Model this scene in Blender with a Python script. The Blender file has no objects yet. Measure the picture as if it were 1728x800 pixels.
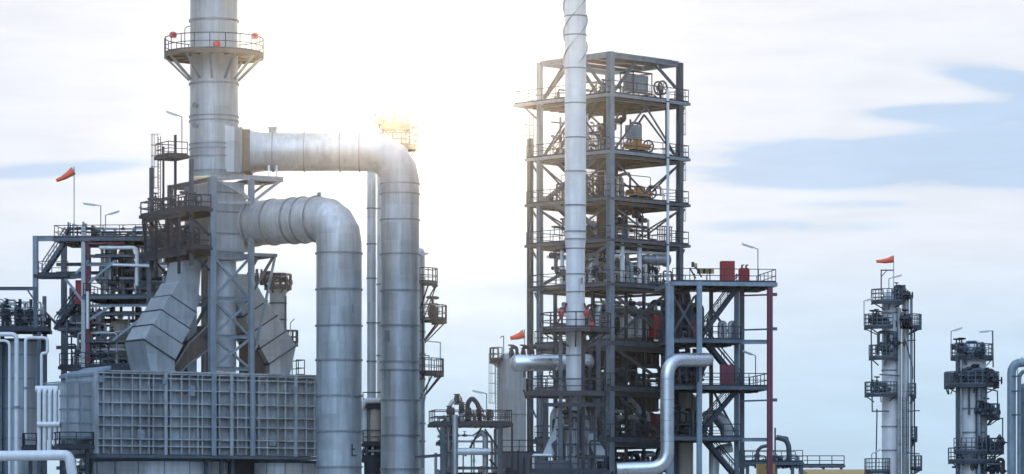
import bpy, math, random
from mathutils import Vector, Matrix
R = math.radians
sc = bpy.context.scene
col = sc.collection
V3 = Vector
# ------------------------------------------------------------------ camera, sky, sun, exposure
F, HY, CZ = 6000.0, 900.0, 5.0          # focal length in photo pixels, horizon row, eye height (m)
cam = bpy.data.cameras.new('camera'); camo = bpy.data.objects.new('camera', cam); col.objects.link(camo)
camo.location = (0, 0, CZ); camo.rotation_euler = (R(90), 0, 0)
cam.sensor_width = 36; cam.lens = 36*F/1728.0; cam.shift_y = (HY-400)/1728.0
cam.clip_start = 1; cam.clip_end = 20000
sc.camera = camo
SUN_AZ = math.atan((690-864)/F); SUN_EL = math.atan((HY-75)/F)     # the sun stands low behind the plant
vs = sc.view_settings; vs.view_transform = 'Standard'; vs.look = 'None'; vs.gamma = 1; vs.exposure = .32; vs.use_curve_mapping = False

def make_world():
    w = bpy.data.worlds.new('World'); sc.world = w; w.use_nodes = True
    nt = w.node_tree; N = nt.nodes; L = nt.links; N.clear()
    def m(op, a, b=None, c=None):
        n = N.new('ShaderNodeMath'); n.operation = op
        for i, x in enumerate((a, b, c)):
            if x is None: continue
            if isinstance(x, (int, float)): n.inputs[i].default_value = x
            else: L.new(x, n.inputs[i])
        return n.outputs[0]
    def mixc(f, a, b, mode='MIX'):
        n = N.new('ShaderNodeMix'); n.data_type = 'RGBA'; n.blend_type = mode
        for s, x in ((0, f), (6, a), (7, b)):
            if isinstance(x, (int, float)): n.inputs[s].default_value = x
            elif isinstance(x, tuple): n.inputs[s].default_value = x + (1,)
            else: L.new(x, n.inputs[s])
        return n.outputs[2]
    tc = N.new('ShaderNodeTexCoord'); sep = N.new('ShaderNodeSeparateXYZ'); L.new(tc.outputs['Generated'], sep.inputs[0])
    x, y, z = sep.outputs
    U = m('MULTIPLY', m('ARCTAN2', x, y), F)           # azimuth and elevation of the direction, in units of 1/6000 rad
    V = m('MULTIPLY', m('ARCSINE', z), F)
    # wind-stretched noise over the sky dome
    cmb = N.new('ShaderNodeCombineXYZ'); L.new(m('MULTIPLY', U, 1/210.0), cmb.inputs[0]); L.new(m('MULTIPLY', V, 1/40.0), cmb.inputs[1])
    nz = N.new('ShaderNodeTexNoise'); L.new(cmb.outputs[0], nz.inputs['Vector']); nz.inputs['Scale'].default_value = 1.0; nz.inputs['Detail'].default_value = 8; nz.inputs['Roughness'].default_value = .56; nz.inputs['Distortion'].default_value = .25
    n1 = nz.outputs['Fac']
    cm2 = N.new('ShaderNodeCombineXYZ'); L.new(m('MULTIPLY', U, 1/1500.0), cm2.inputs[0]); L.new(m('MULTIPLY', V, 1/420.0), cm2.inputs[1])
    nz2 = N.new('ShaderNodeTexNoise'); L.new(cm2.outputs[0], nz2.inputs['Vector']); nz2.inputs['Scale'].default_value = 1.0; nz2.inputs['Detail'].default_value = 3
    n2 = nz2.outputs['Fac']
    ramp = N.new('ShaderNodeValToRGB'); L.new(m('MULTIPLY', m('ADD', V, m('MULTIPLY', m('SUBTRACT', n2, .5), 260.0)), 1/9425.0), ramp.inputs[0])
    cr = ramp.color_ramp; cr.elements[0].position = 0; cr.elements[0].color = (.44, .64, .80, 1)
    cr.elements[1].position = 1; cr.elements[1].color = (.55, .64, .78, 1)
    for p, c in ((.02, (.49, .69, .86)), (.036, (.59, .75, .90)), (.056, (.77, .83, .91)), (.095, (.85, .88, .935)), (.3, (.78, .84, .92))):
        e = cr.elements.new(p); e.color = c + (1,)
    base = ramp.outputs[0]
    def blob(px, py, a, b, amp, skew=0.0):
        du = m('MULTIPLY', m('SUBTRACT', U, px-864.0), 1.0/a)
        dv = m('MULTIPLY', m('ADD', m('SUBTRACT', V, HY-py), m('MULTIPLY', du, skew)), 1.0/b)
        d = m('ADD', m('MULTIPLY', du, du), m('MULTIPLY', dv, dv))
        e = m('EXPONENT', m('MULTIPLY', d, -1.0))
        return m('MULTIPLY', e, amp)
    S = None
    for bl in ((1700, 150, 130, 26, 1.0, 30), (1560, 198, 120, 13, .95, 0), (1700, 200, 120, 20, .7, 0), (1470, 265, 320, 26, 1.1, 0), (1710, 262, 190, 44, .9, 0), (1560, 305, 290, 20, .95, 0), (1280, 300, 170, 16, .7, 0), (1320, 385, 190, 14, .6, 0),
               (1450, 350, 150, 10, .45, 0), (90, 293, 190, 15, .8, -14), (840, 400, 130, 22, .5, 0), (850, 490, 240, 22, .4, 0), (780, 268, 110, 14, .35, 0),
               (560, 480, 150, 40, .35, 0), (1900, 340, 160, 26, .7, 0)):
        b = blob(*bl); S = b if S is None else m('ADD', S, b)
    mask = m('MULTIPLY', S, m('ADD', -.6, m('MULTIPLY', n1, 3.6)))
    sm = N.new('ShaderNodeMapRange'); sm.interpolation_type = 'SMOOTHSTEP'; L.new(mask, sm.inputs[0]); sm.inputs[1].default_value = .15; sm.inputs[2].default_value = .85
    c1 = mixc(sm.outputs[0], base, (.52, .67, .86))
    # soft unevenness everywhere
    var = N.new('ShaderNodeMapRange'); L.new(n1, var.inputs[0]); var.inputs[1].default_value = .3; var.inputs[2].default_value = .7; var.inputs[3].default_value = .94; var.inputs[4].default_value = 1.04
    c1 = mixc(1.0, c1, var.outputs[0], 'MULTIPLY')
    # thin cloud glowing round the sun
    sx, sy, sz = math.sin(SUN_AZ)*math.cos(SUN_EL), math.cos(SUN_AZ)*math.cos(SUN_EL), math.sin(SUN_EL)
    dot = N.new('ShaderNodeVectorMath'); dot.operation = 'DOT_PRODUCT'; L.new(tc.outputs['Generated'], dot.inputs[0]); dot.inputs[1].default_value = (sx, sy, sz)
    ang = m('MULTIPLY', m('ARCCOSINE', m('MINIMUM', dot.outputs['Value'], 1.0)), F)
    g1 = m('EXPONENT', m('MULTIPLY', m('POWER', m('DIVIDE', ang, 215.0), 2.0), -1.0))
    gl = mixc(1.0, g1, (.42, .30, .11), 'MULTIPLY')
    c1 = mixc(1.0, c1, gl, 'ADD')
    sky = N.new('ShaderNodeTexSky'); sky.sky_type = 'NISHITA'; sky.sun_disc = False; sky.sun_elevation = SUN_EL; sky.sun_rotation = SUN_AZ
    sky.air_density = 1; sky.dust_density = .4
    # thin cloud veils almost all of the blue: sky at 0.1, cloud layer over it
    c10 = mixc(1.0, c1, (10.0, 10.0, 10.0), 'MULTIPLY')
    # added fill: sky dimmed outside the view, brighter overhead, bright patch behind the viewer
    mr = N.new('ShaderNodeMapRange'); mr.interpolation_type = 'SMOOTHSTEP'; L.new(y, mr.inputs[0]); mr.inputs[1].default_value = .5; mr.inputs[2].default_value = .93; mr.inputs[3].default_value = 0; mr.inputs[4].default_value = 1
    d2 = N.new('ShaderNodeVectorMath'); d2.operation = 'DOT_PRODUCT'; L.new(tc.outputs['Generated'], d2.inputs[0]); d2.inputs[1].default_value = (-.15, -.80, .58)
    pt = m('POWER', m('MAXIMUM', d2.outputs['Value'], 0.0), 8.0)
    up = m('POWER', m('MAXIMUM', z, 0.0), 1.2)
    amb = m('ADD', m('ADD', .29, m('MULTIPLY', pt, 2.1)), m('MULTIPLY', up, .85))
    mm = N.new('ShaderNodeMix'); mm.data_type = 'FLOAT'; L.new(mr.outputs[0], mm.inputs[0]); L.new(amb, mm.inputs[2]); mm.inputs[3].default_value = .84
    cool = mixc(mr.outputs[0], (.74, .92, 1.14), (.99, .99, 1.015))
    c10 = mixc(1.0, mixc(1.0, c10, mm.outputs[0], 'MULTIPLY'), cool, 'MULTIPLY')
    fin = mixc(.99, sky.outputs[0], c10)
    bg = N.new('ShaderNodeBackground'); L.new(fin, bg.inputs[0]); bg.inputs[1].default_value = .1
    out = N.new('ShaderNodeOutputWorld'); L.new(bg.outputs[0], out.inputs[0])
make_world()
sl = bpy.data.lights.new('sun', 'SUN'); sl.energy = 2.1; sl.angle = R(.6); sl.color = (1, .77, .47)
so = bpy.data.objects.new('sun', sl); col.objects.link(so)
so.rotation_euler = (R(90)-SUN_EL, 0, -SUN_AZ + math.pi)   # light travels from +Y towards the camera
so.location = (0, 0, 90)

# ------------------------------------------------------------------ materials
MATS = {}
def mk(name, c, rough=.5, metal=0.0, var=.18, scale=1.2, streak=0.0, seam=0.0, spec=.5):
    m = bpy.data.materials.new(name); m.use_nodes = True; nt = m.node_tree; N = nt.nodes; L = nt.links
    b = N['Principled BSDF']; b.inputs['Metallic'].default_value = metal
    if 'Specular IOR Level' in b.inputs: b.inputs['Specular IOR Level'].default_value = spec
    tc = N.new('ShaderNodeTexCoord')
    n1 = N.new('ShaderNodeTexNoise'); n1.inputs['Scale'].default_value = scale; n1.inputs['Detail'].default_value = 6; n1.inputs['Roughness'].default_value = .62
    L.new(tc.outputs['Object'], n1.inputs['Vector'])
    mp = N.new('ShaderNodeMapping'); mp.inputs['Scale'].default_value = (2.2, 2.2, .16); L.new(tc.outputs['Object'], mp.inputs['Vector'])
    n2 = N.new('ShaderNodeTexNoise'); n2.inputs['Scale'].default_value = 1.3; n2.inputs['Detail'].default_value = 5; L.new(mp.outputs[0], n2.inputs['Vector'])
    a = N.new('ShaderNodeMapRange'); L.new(n1.outputs['Fac'], a.inputs[0]); a.inputs[1].default_value = .3; a.inputs[2].default_value = .7; a.inputs[3].default_value = 1-var; a.inputs[4].default_value = 1+var
    s = N.new('ShaderNodeMapRange'); L.new(n2.outputs['Fac'], s.inputs[0]); s.inputs[1].default_value = .38; s.inputs[2].default_value = .72; s.inputs[3].default_value = 1; s.inputs[4].default_value = 1-streak
    mu = N.new('ShaderNodeMath'); mu.operation = 'MULTIPLY'; L.new(a.outputs[0], mu.inputs[0]); L.new(s.outputs[0], mu.inputs[1])
    if seam > 0:
        sp = N.new('ShaderNodeSeparateXYZ'); L.new(tc.outputs['Object'], sp.inputs[0]); outs = []
        def mm(op, a_, b_=None):
            n = N.new('ShaderNodeMath'); n.operation = op
            for i_, x_ in enumerate((a_, b_)):
                if x_ is None: continue
                if isinstance(x_, (int, float)): n.inputs[i_].default_value = x_
                else: L.new(x_, n.inputs[i_])
            return n.outputs[0]
        cz = mm('FLOOR', mm('DIVIDE', sp.outputs[2], 1.48)); ca = mm('FLOOR', mm('MULTIPLY', mm('ARCTAN2', sp.outputs[0], sp.outputs[1]), 1.3)); cx_ = mm('FLOOR', mm('DIVIDE', sp.outputs[0], 2.9))
        cb = N.new('ShaderNodeCombineXYZ'); L.new(cz, cb.inputs[0]); L.new(ca, cb.inputs[1]); L.new(cx_, cb.inputs[2])
        wn = N.new('ShaderNodeTexWhiteNoise'); L.new(cb.outputs[0], wn.inputs['Vector'])
        n3 = N.new('ShaderNodeTexNoise'); n3.inputs['Scale'].default_value = .9; n3.inputs['Detail'].default_value = 8; n3.inputs['Roughness'].default_value = .7; L.new(mp.outputs[0], n3.inputs['Vector'])
        st = N.new('ShaderNodeMapRange'); L.new(n3.outputs['Fac'], st.inputs[0]); st.inputs[1].default_value = .56; st.inputs[2].default_value = .74; st.inputs[3].default_value = 1; st.inputs[4].default_value = .72
        fac = mm('MULTIPLY', mm('ADD', 1-seam, mm('MULTIPLY', wn.outputs['Value'], 2*seam)), st.outputs[0]); m2 = N.new('ShaderNodeMath'); m2.operation = 'MULTIPLY'; L.new(mu.outputs[0], m2.inputs[0]); L.new(fac, m2.inputs[1]); mu = m2
    mx = N.new('ShaderNodeMix'); mx.data_type = 'RGBA'; mx.blend_type = 'MULTIPLY'; mx.inputs[0].default_value = 1; mx.inputs[6].default_value = c + (1,)
    L.new(mu.outputs[0], mx.inputs[7]); L.new(mx.outputs[2], b.inputs['Base Color'])
    r = N.new('ShaderNodeMapRange'); L.new(n1.outputs['Fac'], r.inputs[0]); r.inputs[1].default_value = .3; r.inputs[2].default_value = .7; r.inputs[3].default_value = max(.05, rough-.1); r.inputs[4].default_value = min(1, rough+.12)
    L.new(r.outputs[0], b.inputs['Roughness'])
    bp = N.new('ShaderNodeBump'); bp.inputs['Strength'].default_value = .25; bp.inputs['Distance'].default_value = .03; L.new(n1.outputs['Fac'], bp.inputs['Height']); L.new(bp.outputs[0], b.inputs['Normal'])
    MATS[name] = m; return m
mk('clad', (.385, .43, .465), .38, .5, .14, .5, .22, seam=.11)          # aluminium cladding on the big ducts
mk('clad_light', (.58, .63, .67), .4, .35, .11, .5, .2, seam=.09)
mk('silver', (.68, .71, .74), .30, .85, .05, 1.0, .08)
mk('zinc', (.42, .46, .50), .35, .7, .18, 1.4, .3)
mk('flange', (.24, .27, .29), .5, .4, .2, 1.5, .2)
mk('casing', (.335, .375, .41), .6, .1, .2, .6, .3, seam=.1)
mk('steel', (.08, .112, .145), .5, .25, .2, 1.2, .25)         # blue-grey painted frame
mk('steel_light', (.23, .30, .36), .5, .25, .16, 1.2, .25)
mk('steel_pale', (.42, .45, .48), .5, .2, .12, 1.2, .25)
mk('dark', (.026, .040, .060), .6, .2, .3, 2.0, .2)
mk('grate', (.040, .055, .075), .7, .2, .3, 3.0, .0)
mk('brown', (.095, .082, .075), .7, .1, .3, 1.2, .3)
mk('beige', (.46, .42, .37), .55, .1, .15, .8, .25)
mk('white', (.70, .72, .74), .45, .1, .08, 1.0, .15)
mk('red', (.33, .022, .03), .5, 0, .18, 1.5, .15)
mk('maroon', (.15, .035, .06), .5, .1, .2, 1.5, .25)
mk('beacon', (.55, .05, .05), .4, 0, .05, 1.0, .0)
mk('sock', (.88, .15, .07), .8, 0, .08, 2.0, .0)
mk('yellow', (.48, .30, .05), .5, 0, .15, 1.5, .15)
mk('orange', (.36, .17, .06), .5, 0, .15, 1.5, .15)
mk('ochre', (.42, .27, .10), .7, 0, .15, .6, .2)
mk('concrete', (.30, .29, .27), .85, 0, .2, .15, .0)
mk('gravel', (.16, .155, .145), .95, 0, .3, .5, .0)
mk('tank', (.33, .41, .48), .38, .4, .1, .6, .3)
mk('lamp', (.55, .58, .60), .4, .3, .05, 1, 0)

# ------------------------------------------------------------------ mesh helpers
Z = V3((0, 0, 1))
class MB:
    def __init__(s): s.v = []; s.f = []; s.sm = []
    def add(s, vs, fs, smooth=False):
        o = len(s.v); s.v += [V3(v) for v in vs]
        for f in fs: s.f.append([o+i for i in f]); s.sm.append(smooth)
        return s
    def obox(s, o, a, b, c):
        vs = [o, o+a, o+a+b, o+b, o+c, o+a+c, o+a+b+c, o+b+c]
        fs = [(0,3,2,1), (4,5,6,7), (0,1,5,4), (1,2,6,5), (2,3,7,6), (3,0,4,7)]
        if a.cross(b).dot(c) < 0: fs = [tuple(reversed(f)) for f in fs]
        return s.add(vs, fs)
    def bar(s, p, q, w, h=None, up=Z):
        h = h or w; d = q-p; L = d.length
        if L < 1e-6: return s
        d.normalize()
        side = d.cross(up)
        if side.length < 1e-3: side = d.cross(V3((1, 0, 0)))
        side.normalize(); u2 = side.cross(d)
        return s.obox(p-side*w/2-u2*h/2, side*w, u2*h, d*L)
    def ibeam(s, p, q, w, h, side, t=.035):
        d = (q-p); L = d.length; d = d/L; side = (side-d*side.dot(d)).normalized(); u = d.cross(side).normalized()
        s.obox(p-side*w/2+u*(h/2-t), side*w, u*t, d*L)
        s.obox(p-side*w/2-u*h/2, side*w, u*t, d*L)
        s.obox(p-side*t/2-u*(h/2-t-.002), side*t, u*(h-2*t-.004), d*L)
        return s
    def rod(s, p, q, r, n=6): return s.tube([p, q], r, n)
    def tube(s, path, r, n=10, sharp=False, cap=True):
        P = [V3(p) for p in path]; D = [(P[i+1]-P[i]).normalized() for i in range(len(P)-1)]
        d = D[0]; a = d.cross(Z)
        if a.length < .05: a = V3((1, 0, 0))
        a.normalize(); b = a.cross(d).normalized()
        ring = [P[0]+(a*math.cos(2*math.pi*k/n)+b*math.sin(2*math.pi*k/n))*r for k in range(n)]
        rings = [ring]
        for i in range(len(D)):
            nrm = D[i] if i == len(D)-1 else (D[i]+D[i+1]).normalized()
            den = D[i].dot(nrm)
            ring = [v + D[i]*((P[i+1]-v).dot(nrm)/den) for v in ring]
            rings.append(ring)
        if sharp:
            for A, B in zip(rings, rings[1:]):
                s.add(A+B, [(k, (k+1) % n, n+(k+1) % n, n+k) for k in range(n)], True)
        else:
            vs = [v for rg in rings for v in rg]
            s.add(vs, [(i*n+k, i*n+(k+1) % n, (i+1)*n+(k+1) % n, (i+1)*n+k) for i in range(len(rings)-1) for k in range(n)], True)
        if cap:
            s.add(rings[0], [tuple(range(n-1, -1, -1))]); s.add(rings[-1], [tuple(range(n))])
        return s
    def lathe(s, base, axis, prof, n=32, cap=True, smooth_prof=False):
        axis = axis.normalized(); a = axis.cross(V3((0, 1, 0)) if abs(axis.y) < .9 else V3((1, 0, 0))).normalized(); b = axis.cross(a)
        def ring(t, r): return [base+axis*t+(a*math.cos(2*math.pi*k/n)+b*math.sin(2*math.pi*k/n))*r for k in range(n)]
        if smooth_prof:
            vs = [v for t, r in prof for v in ring(t, r)]
            s.add(vs, [(i*n+k, i*n+(k+1) % n, (i+1)*n+(k+1) % n, (i+1)*n+k) for i in range(len(prof)-1) for k in range(n)], True)
        else:
            for (t0, r0), (t1, r1) in zip(prof, prof[1:]):
                s.add(ring(t0, r0)+ring(t1, r1), [(k, (k+1) % n, n+(k+1) % n, n+k) for k in range(n)], True)
        if cap:
            s.add(ring(*prof[0]), [tuple(range(n-1, -1, -1))]); s.add(ring(*prof[-1]), [tuple(range(n))])
        return s
    def band(s, c, axis, r, h=.14, dr=.09, n=32):      # a ring round a pipe
        return s.lathe(c-axis.normalized()*h/2, axis, [(0, r-.01), (0, r+dr), (h, r+dr), (h, r-.01)], n, cap=False)
    def rail(s, pts, h=1.1, closed=False, r=.028, toe=True, step=1.5, mid=1):
        P = list(pts) + ([pts[0]] if closed else [])
        for i, (a, b) in enumerate(zip(P, P[1:])):
            L = (b-a).length
            if L < .05: continue
            n = max(1, round(L/step))
            for k in range(n+1):
                if k == 0 and i > 0: continue
                if closed and i == len(P)-2 and k == n: continue
                q = a+(b-a)*k/n; s.bar(q, q+Z*h, r*2, r*2)
            s.bar(a+Z*h, b+Z*h, r*2, r*2)
            for m in range(mid): s.bar(a+Z*h*(m+1)/(mid+1), b+Z*h*(m+1)/(mid+1), r*1.6, r*1.6)
            if toe: s.bar(a+Z*.09, b+Z*.09, .02, .16)
        return s
    def wheel(s, c, axis, r, tr=.03, n=14):
        axis = axis.normalized(); a = axis.cross(V3((.3, .2, .9))).normalized(); b = axis.cross(a)
        pts = [c+(a*math.cos(2*math.pi*k/n)+b*math.sin(2*math.pi*k/n))*r for k in range(n+1)]
        for p, q in zip(pts, pts[1:]): s.rod(p, q, tr, 5)
        for k in range(0, n, max(1, n//4)): s.rod(c, pts[k], tr*.7, 4)
        return s
    def build(s, name, mat, origin=V3((0, 0, 0)), parent=None):
        me = bpy.data.meshes.new(name); me.from_pydata([v-origin for v in s.v], [], s.f); me.polygons.foreach_set('use_smooth', s.sm)
        me.materials.append(MATS[mat]); me.update()
        o = bpy.data.objects.new(name, me); col.objects.link(o)
        if parent: o.parent = parent
        else: o.location = origin
        return o
class Thing:
    def __init__(s, name, label, cat, loc, group=None):
        s.loc = V3(loc); s.o = bpy.data.objects.new(name, None); col.objects.link(s.o); s.o.location = s.loc; s.o.empty_display_size = .5
        s.o['label'] = label; s.o['category'] = cat
        if group: s.o['group'] = group
    def part(s, name, mb, mat, parent=None, label=None):
        if not mb.v: return None
        o = mb.build(name, mat, s.loc, parent or s.o)
        if label: o['label'] = label
        return o
def solo(name, label, cat, mb, mat, loc, group=None):
    o = mb.build(name, mat, V3(loc)); o['label'] = label; o['category'] = cat
    if group: o['group'] = group
    return o
def struct(name, mb, mat):
    o = mb.build(name, mat); o['kind'] = 'structure'; return o
def W(px, py, Y): return V3(((px-864)*Y/F, Y, CZ+(HY-py)*Y/F))
def G0(px, Y): return V3(((px-864)*Y/F, Y, 0))
def S(n, Y): return n*Y/F                                # n photo pixels at distance Y, in metres
class Fr:                                                # a plan frame turned about the vertical
    def __init__(s, px, Y, deg):
        s.x = (px-864)*Y/F; s.y = Y; s.c = math.cos(R(deg)); s.s = math.sin(R(deg))
        s.U = V3((s.c, s.s, 0)); s.V = V3((-s.s, s.c, 0))
    def p(s, u, v, z): return V3((s.x+u*s.c-v*s.s, s.y+u*s.s+v*s.c, z))
    def u(s, px, v=0):
        k = (px-864)/F; return (k*(s.y+v*s.c)-s.x+v*s.s)/(s.c-k*s.s)
    def v(s, px, u=0):
        k = (px-864)/F; return (s.x+u*s.c-k*(s.y+u*s.s))/(s.s+k*s.c)
    def z(s, py, u=0, v=0): return CZ+(HY-py)*(s.y+u*s.s+v*s.c)/F
    def at(s, px, py, v=0):
        u = s.u(px, v); return s.p(u, v, s.z(py, u, v))
    def box(s, mb, u0, u1, v0, v1, z0, z1): return mb.obox(s.p(u0, v0, z0), s.U*(u1-u0), s.V*(v1-v0), Z*(z1-z0))
def rnd_route(P, br, n=5):                               # rounds the corners of a polyline
    P = [V3(p) for p in P]; out = [P[0]]
    for i in range(1, len(P)-1):
        a, b, c = P[i-1], P[i], P[i+1]; d0 = (a-b); d1 = (c-b)
        if d0.length < 1e-4 or d1.length < 1e-4 or d0.angle(d1) > 3.1: out.append(b); continue
        rr = min(br, d0.length*.48, d1.length*.48); p0 = b+d0.normalized()*rr; p1 = b+d1.normalized()*rr
        for k in range(n+1):
            t = k/n; out.append(p0*(1-t)**2+b*2*t*(1-t)+p1*t*t)
    out.append(P[-1]); return out

# ------------------------------------------------------------------ part builders
def column(th, fr, u, v, z0, z1, w=.38, mat='steel', name='column', label=None):
    mb = MB().ibeam(fr.p(u, v, z0), fr.p(u, v, z1), w, w, fr.U, .05); return th.part(name, mb, mat, None, label)
def beam(th, p, q, h=.4, w=.22, mat='steel', name='beam'):
    d = (q-p); side = d.cross(Z).normalized(); return th.part(name, MB().ibeam(p, q, w, h, side, .035), mat)
def brace(th, p, q, w=.13, mat='steel', name='brace'):
    return th.part(name, MB().bar(p, q, w, w), mat)
def deck(th, fr, u0, u1, v0, v1, z, rails='fblr', mat='grate', rmat='dark', fascia='steel', r=.03, joist=1.2, fh=.26, gaps=()):
    mb = MB(); fr.box(mb, u0, u1, v0, v1, z-.05, z)
    d = th.part('deck', mb, mat)
    mb = MB()
    n = max(1, int((u1-u0)/joist))
    for k in range(1, n): uu = u0+(u1-u0)*k/n; fr.box(mb, uu-.05, uu+.05, v0+.12, v1-.12, z-.05-fh, z-.052)
    n = max(1, int((v1-v0)/3.0))
    for k in range(1, n): vv = v0+(v1-v0)*k/n; fr.box(mb, u0+.12, u1-.12, vv-.07, vv+.07, z-.10-fh, z-.056)
    th.part('joist', mb, mat, d)
    mb = MB(); fr.box(mb, u0, u1, v0-.1, v0, z-fh, z+.02); fr.box(mb, u0, u1, v1, v1+.1, z-fh, z+.02)
    fr.box(mb, u0-.1, u0-.002, v0-.1, v1+.1, z-fh+.003, z+.017); fr.box(mb, u1+.002, u1+.1, v0-.1, v1+.1, z-fh+.003, z+.017)
    th.part('edge_beam', mb, fascia, d)
    e = .03; q = {'f': ((u0+e, v0+e), (u1-e, v0+e)), 'b': ((u0+e, v1-e), (u1-e, v1-e)), 'l': ((u0+e, v0+e), (u0+e, v1-e)), 'r': ((u1-e, v0+e), (u1-e, v1-e))}
    mb = MB()
    for k in rails: a, b = q[k]; mb.rail([fr.p(*a, z), fr.p(*b, z)], r=r)
    if rails: th.part('railing', mb, rmat, d)
    return d
def stair(th, a, b, wv, mat='dark', rail=True):          # a lower end, b upper end, wv width vector
    mb = MB(); n = max(3, int(abs(b.z-a.z)/.22)); hz = (b-a); hz.z = 0; hd = hz.normalized()
    for o in (V3((0, 0, 0)), wv): mb.bar(a+o, b+o, .08, .32)
    for k in range(1, n):
        p = a+(b-a)*k/n; mb.obox(p-hd*.13, hd*.26, wv, Z*.04)
    s = th.part('stair', mb, mat)
    if rail:
        mb = MB()
        for o in (V3((0, 0, 0)), wv):
            mb.bar(a+o+Z*1.05, b+o+Z*1.05, .09); mb.bar(a+o+Z*.6, b+o+Z*.6, .045)
            for k in range(5): p = a+o+(b-a)*k/4; mb.bar(p, p+Z*1.05, .05)
        th.part('handrail', mb, mat, s)
    return s
def ladder(th, p, h, out, cage=True, mat='dark', parent=None):
    out = out.normalized(); side = out.cross(Z); mb = MB()
    for s in (-.24, .24): mb.bar(p+side*s, p+side*s+Z*h, .06)
    for k in range(int(h/.3)): mb.bar(p-side*.24+Z*(.2+.3*k), p+side*.24+Z*(.2+.3*k), .03)
    l = th.part('ladder', mb, mat, parent)
    if cage:
        mb = MB(); n = 8
        def hp(k, z): a = math.pi*(k/n); return p+side*.38*math.cos(a)+out*(.05+.68*math.sin(a))+Z*z
        z = 2.1
        while z < h+1:
            for k in range(n): mb.bar(hp(k, z), hp(k+1, z), .05, .03)
            z += .9
        for k in (1, 3, 5, 7): mb.bar(hp(k, 2.1), hp(k, z-.9), .04)
        th.part('safety_cage', mb, mat, l if not parent else parent)
    return l
def arcplat(th, c, z, r0, r1, a0, a1, mat='grate', rmat='dark', brackets=4, bw=.1, r=.03, bh=1.3, n=None, h=1.1, open_rail=False, mid=1, bmat=None):
    a0, a1 = R(a0), R(a1); full = abs(a1-a0) > 6.2; n = n or max(4, int(abs(a1-a0)/R(15)))
    def q(rr, t, zz): a = a0+(a1-a0)*t; return V3((c.x+rr*math.cos(a), c.y+rr*math.sin(a), zz))
    vs = []; fs = []
    for k in range(n+1):
        t = k/n; vs += [q(r0, t, z), q(r1, t, z), q(r1+.02, t, z-.3), q(r1-.1, t, z-.3), q(r1-.1, t, z-.06), q(r0, t, z-.06)]
    for k in range(n):
        o = k*6
        for i in range(6): j = (i+1) % 6; fs.append((o+i, o+6+i, o+6+j, o+j))
    if not full: fs += [(0, 1, 2, 3, 4, 5), tuple(n*6+i for i in (5, 4, 3, 2, 1, 0))]
    mb = MB().add(vs, fs)
    nb = max(brackets, 2)
    for k in range(1, nb): 
        t = k/nb; mb.bar(q(r0, t, z-.15), q(r1-.1, t, z-.15), .08, .16)
    d = th.part('platform', mb, mat)
    mb = MB(); pts = [q(r1-.03, k/n, z) for k in range(n+1)]
    if full: mb.rail(pts[:-1], closed=True, r=r, h=h, mid=mid)
    else: mb.rail([q(r0+.1, 0, z)]+pts+[q(r0+.1, 1, z)], r=r, h=h, mid=mid)
    th.part('railing', mb, rmat, d)
    for k in range(brackets):
        t = (k+.5)/brackets if not full else k/brackets
        th.part('bracket', MB().bar(q(r0, t, z-bh), q(r1-.12, t, z-.2), bw), bmat or rmat, d)
    return d
def valve(th, c, d, s=1.0, up=Z, mat='dark', wheel='dark'):
    d = d.normalized(); mb = MB()
    mb.lathe(c-d*.35*s, d, [(0, .2*s), (.07*s, .2*s), (.07*s, .12*s), (.25*s, .19*s), (.45*s, .19*s), (.63*s, .12*s), (.63*s, .2*s), (.7*s, .2*s)], 10)
    mb.rod(c, c+up*.55*s, .05*s, 6); mb.lathe(c+up*.2*s, up, [(0, .12*s), (.12*s, .12*s)], 8)
    v = th.part('valve', mb, mat); th.part('handwheel', MB().wheel(c+up*.58*s, up+V3((.05, .1, 0)), .24*s, .035*s, 10), wheel, v); return v
def flangepair(mb, c, d, r): mb.band(c-d.normalized()*.05, d, r, .07, r*.45+.03, 12); mb.band(c+d.normalized()*.06, d, r, .07, r*.45+.03, 12)
def pipe(th, pts, r, mat='zinc', br=None, n=10, flanges=(), name='pipe'):
    br = r*2.6 if br is None else br
    mb = MB().tube(rnd_route(pts, br), r, n)
    for i, t in flanges:
        a, b = V3(pts[i]), V3(pts[i+1]); flangepair(mb, a+(b-a)*t, b-a, r)
    return th.part(name, mb, mat)
def piping(th, fr, u0, u1, v0, v1, z0, z1, n, seed, rr=(.05, .14), mats=('steel_light', 'zinc', 'dark', 'steel_pale'), valves=.5):
    rg = random.Random(seed)
    for i in range(n):
        r = rg.uniform(*rr); mt = rg.choice(mats); u = rg.uniform(u0, u1); v = rg.uniform(v0, v1); k = rg.random()
        h = rg.uniform(.35, 1)*(z1-z0); uu = min(max(u+rg.choice((-1, 1))*rg.uniform(.8, max(1, (u1-u0)*.5)), u0), u1); vv = rg.uniform(v0, v1)
        if k < .4: P = [fr.p(u, v, z0), fr.p(u, v, z0+h), fr.p(uu, v, z0+h), fr.p(uu, v, z0 + (0 if rg.random() < .6 else h*.5))]
        elif k < .6: P = [fr.p(u, v, z0), fr.p(u, v, z0+h), fr.p(u, vv, z0+h), fr.p(u, vv, z0)]
        elif k < .85: zz = z0+h*.9; P = [fr.p(u0, v, zz), fr.p(u, v, zz), fr.p(u, v, zz-.5*h), fr.p(u1, v, zz-.5*h)]
        else: P = [fr.p(u, v, z0), fr.p(u, v, z1)]
        pipe(th, P, r, mt, flanges=((0, rg.uniform(.3, .7)),))
        if rg.random() < valves:
            a, b = P[0], P[1]
            if abs((b-a).normalized().z) > .5: valve(th, a+(b-a)*rg.uniform(.25, .6), b-a, r/.12, fr.U*rg.choice((-1, 1))+fr.V*-.4, 'dark')
            else: valve(th, a+(b-a)*.5, b-a, r/.12)
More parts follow.
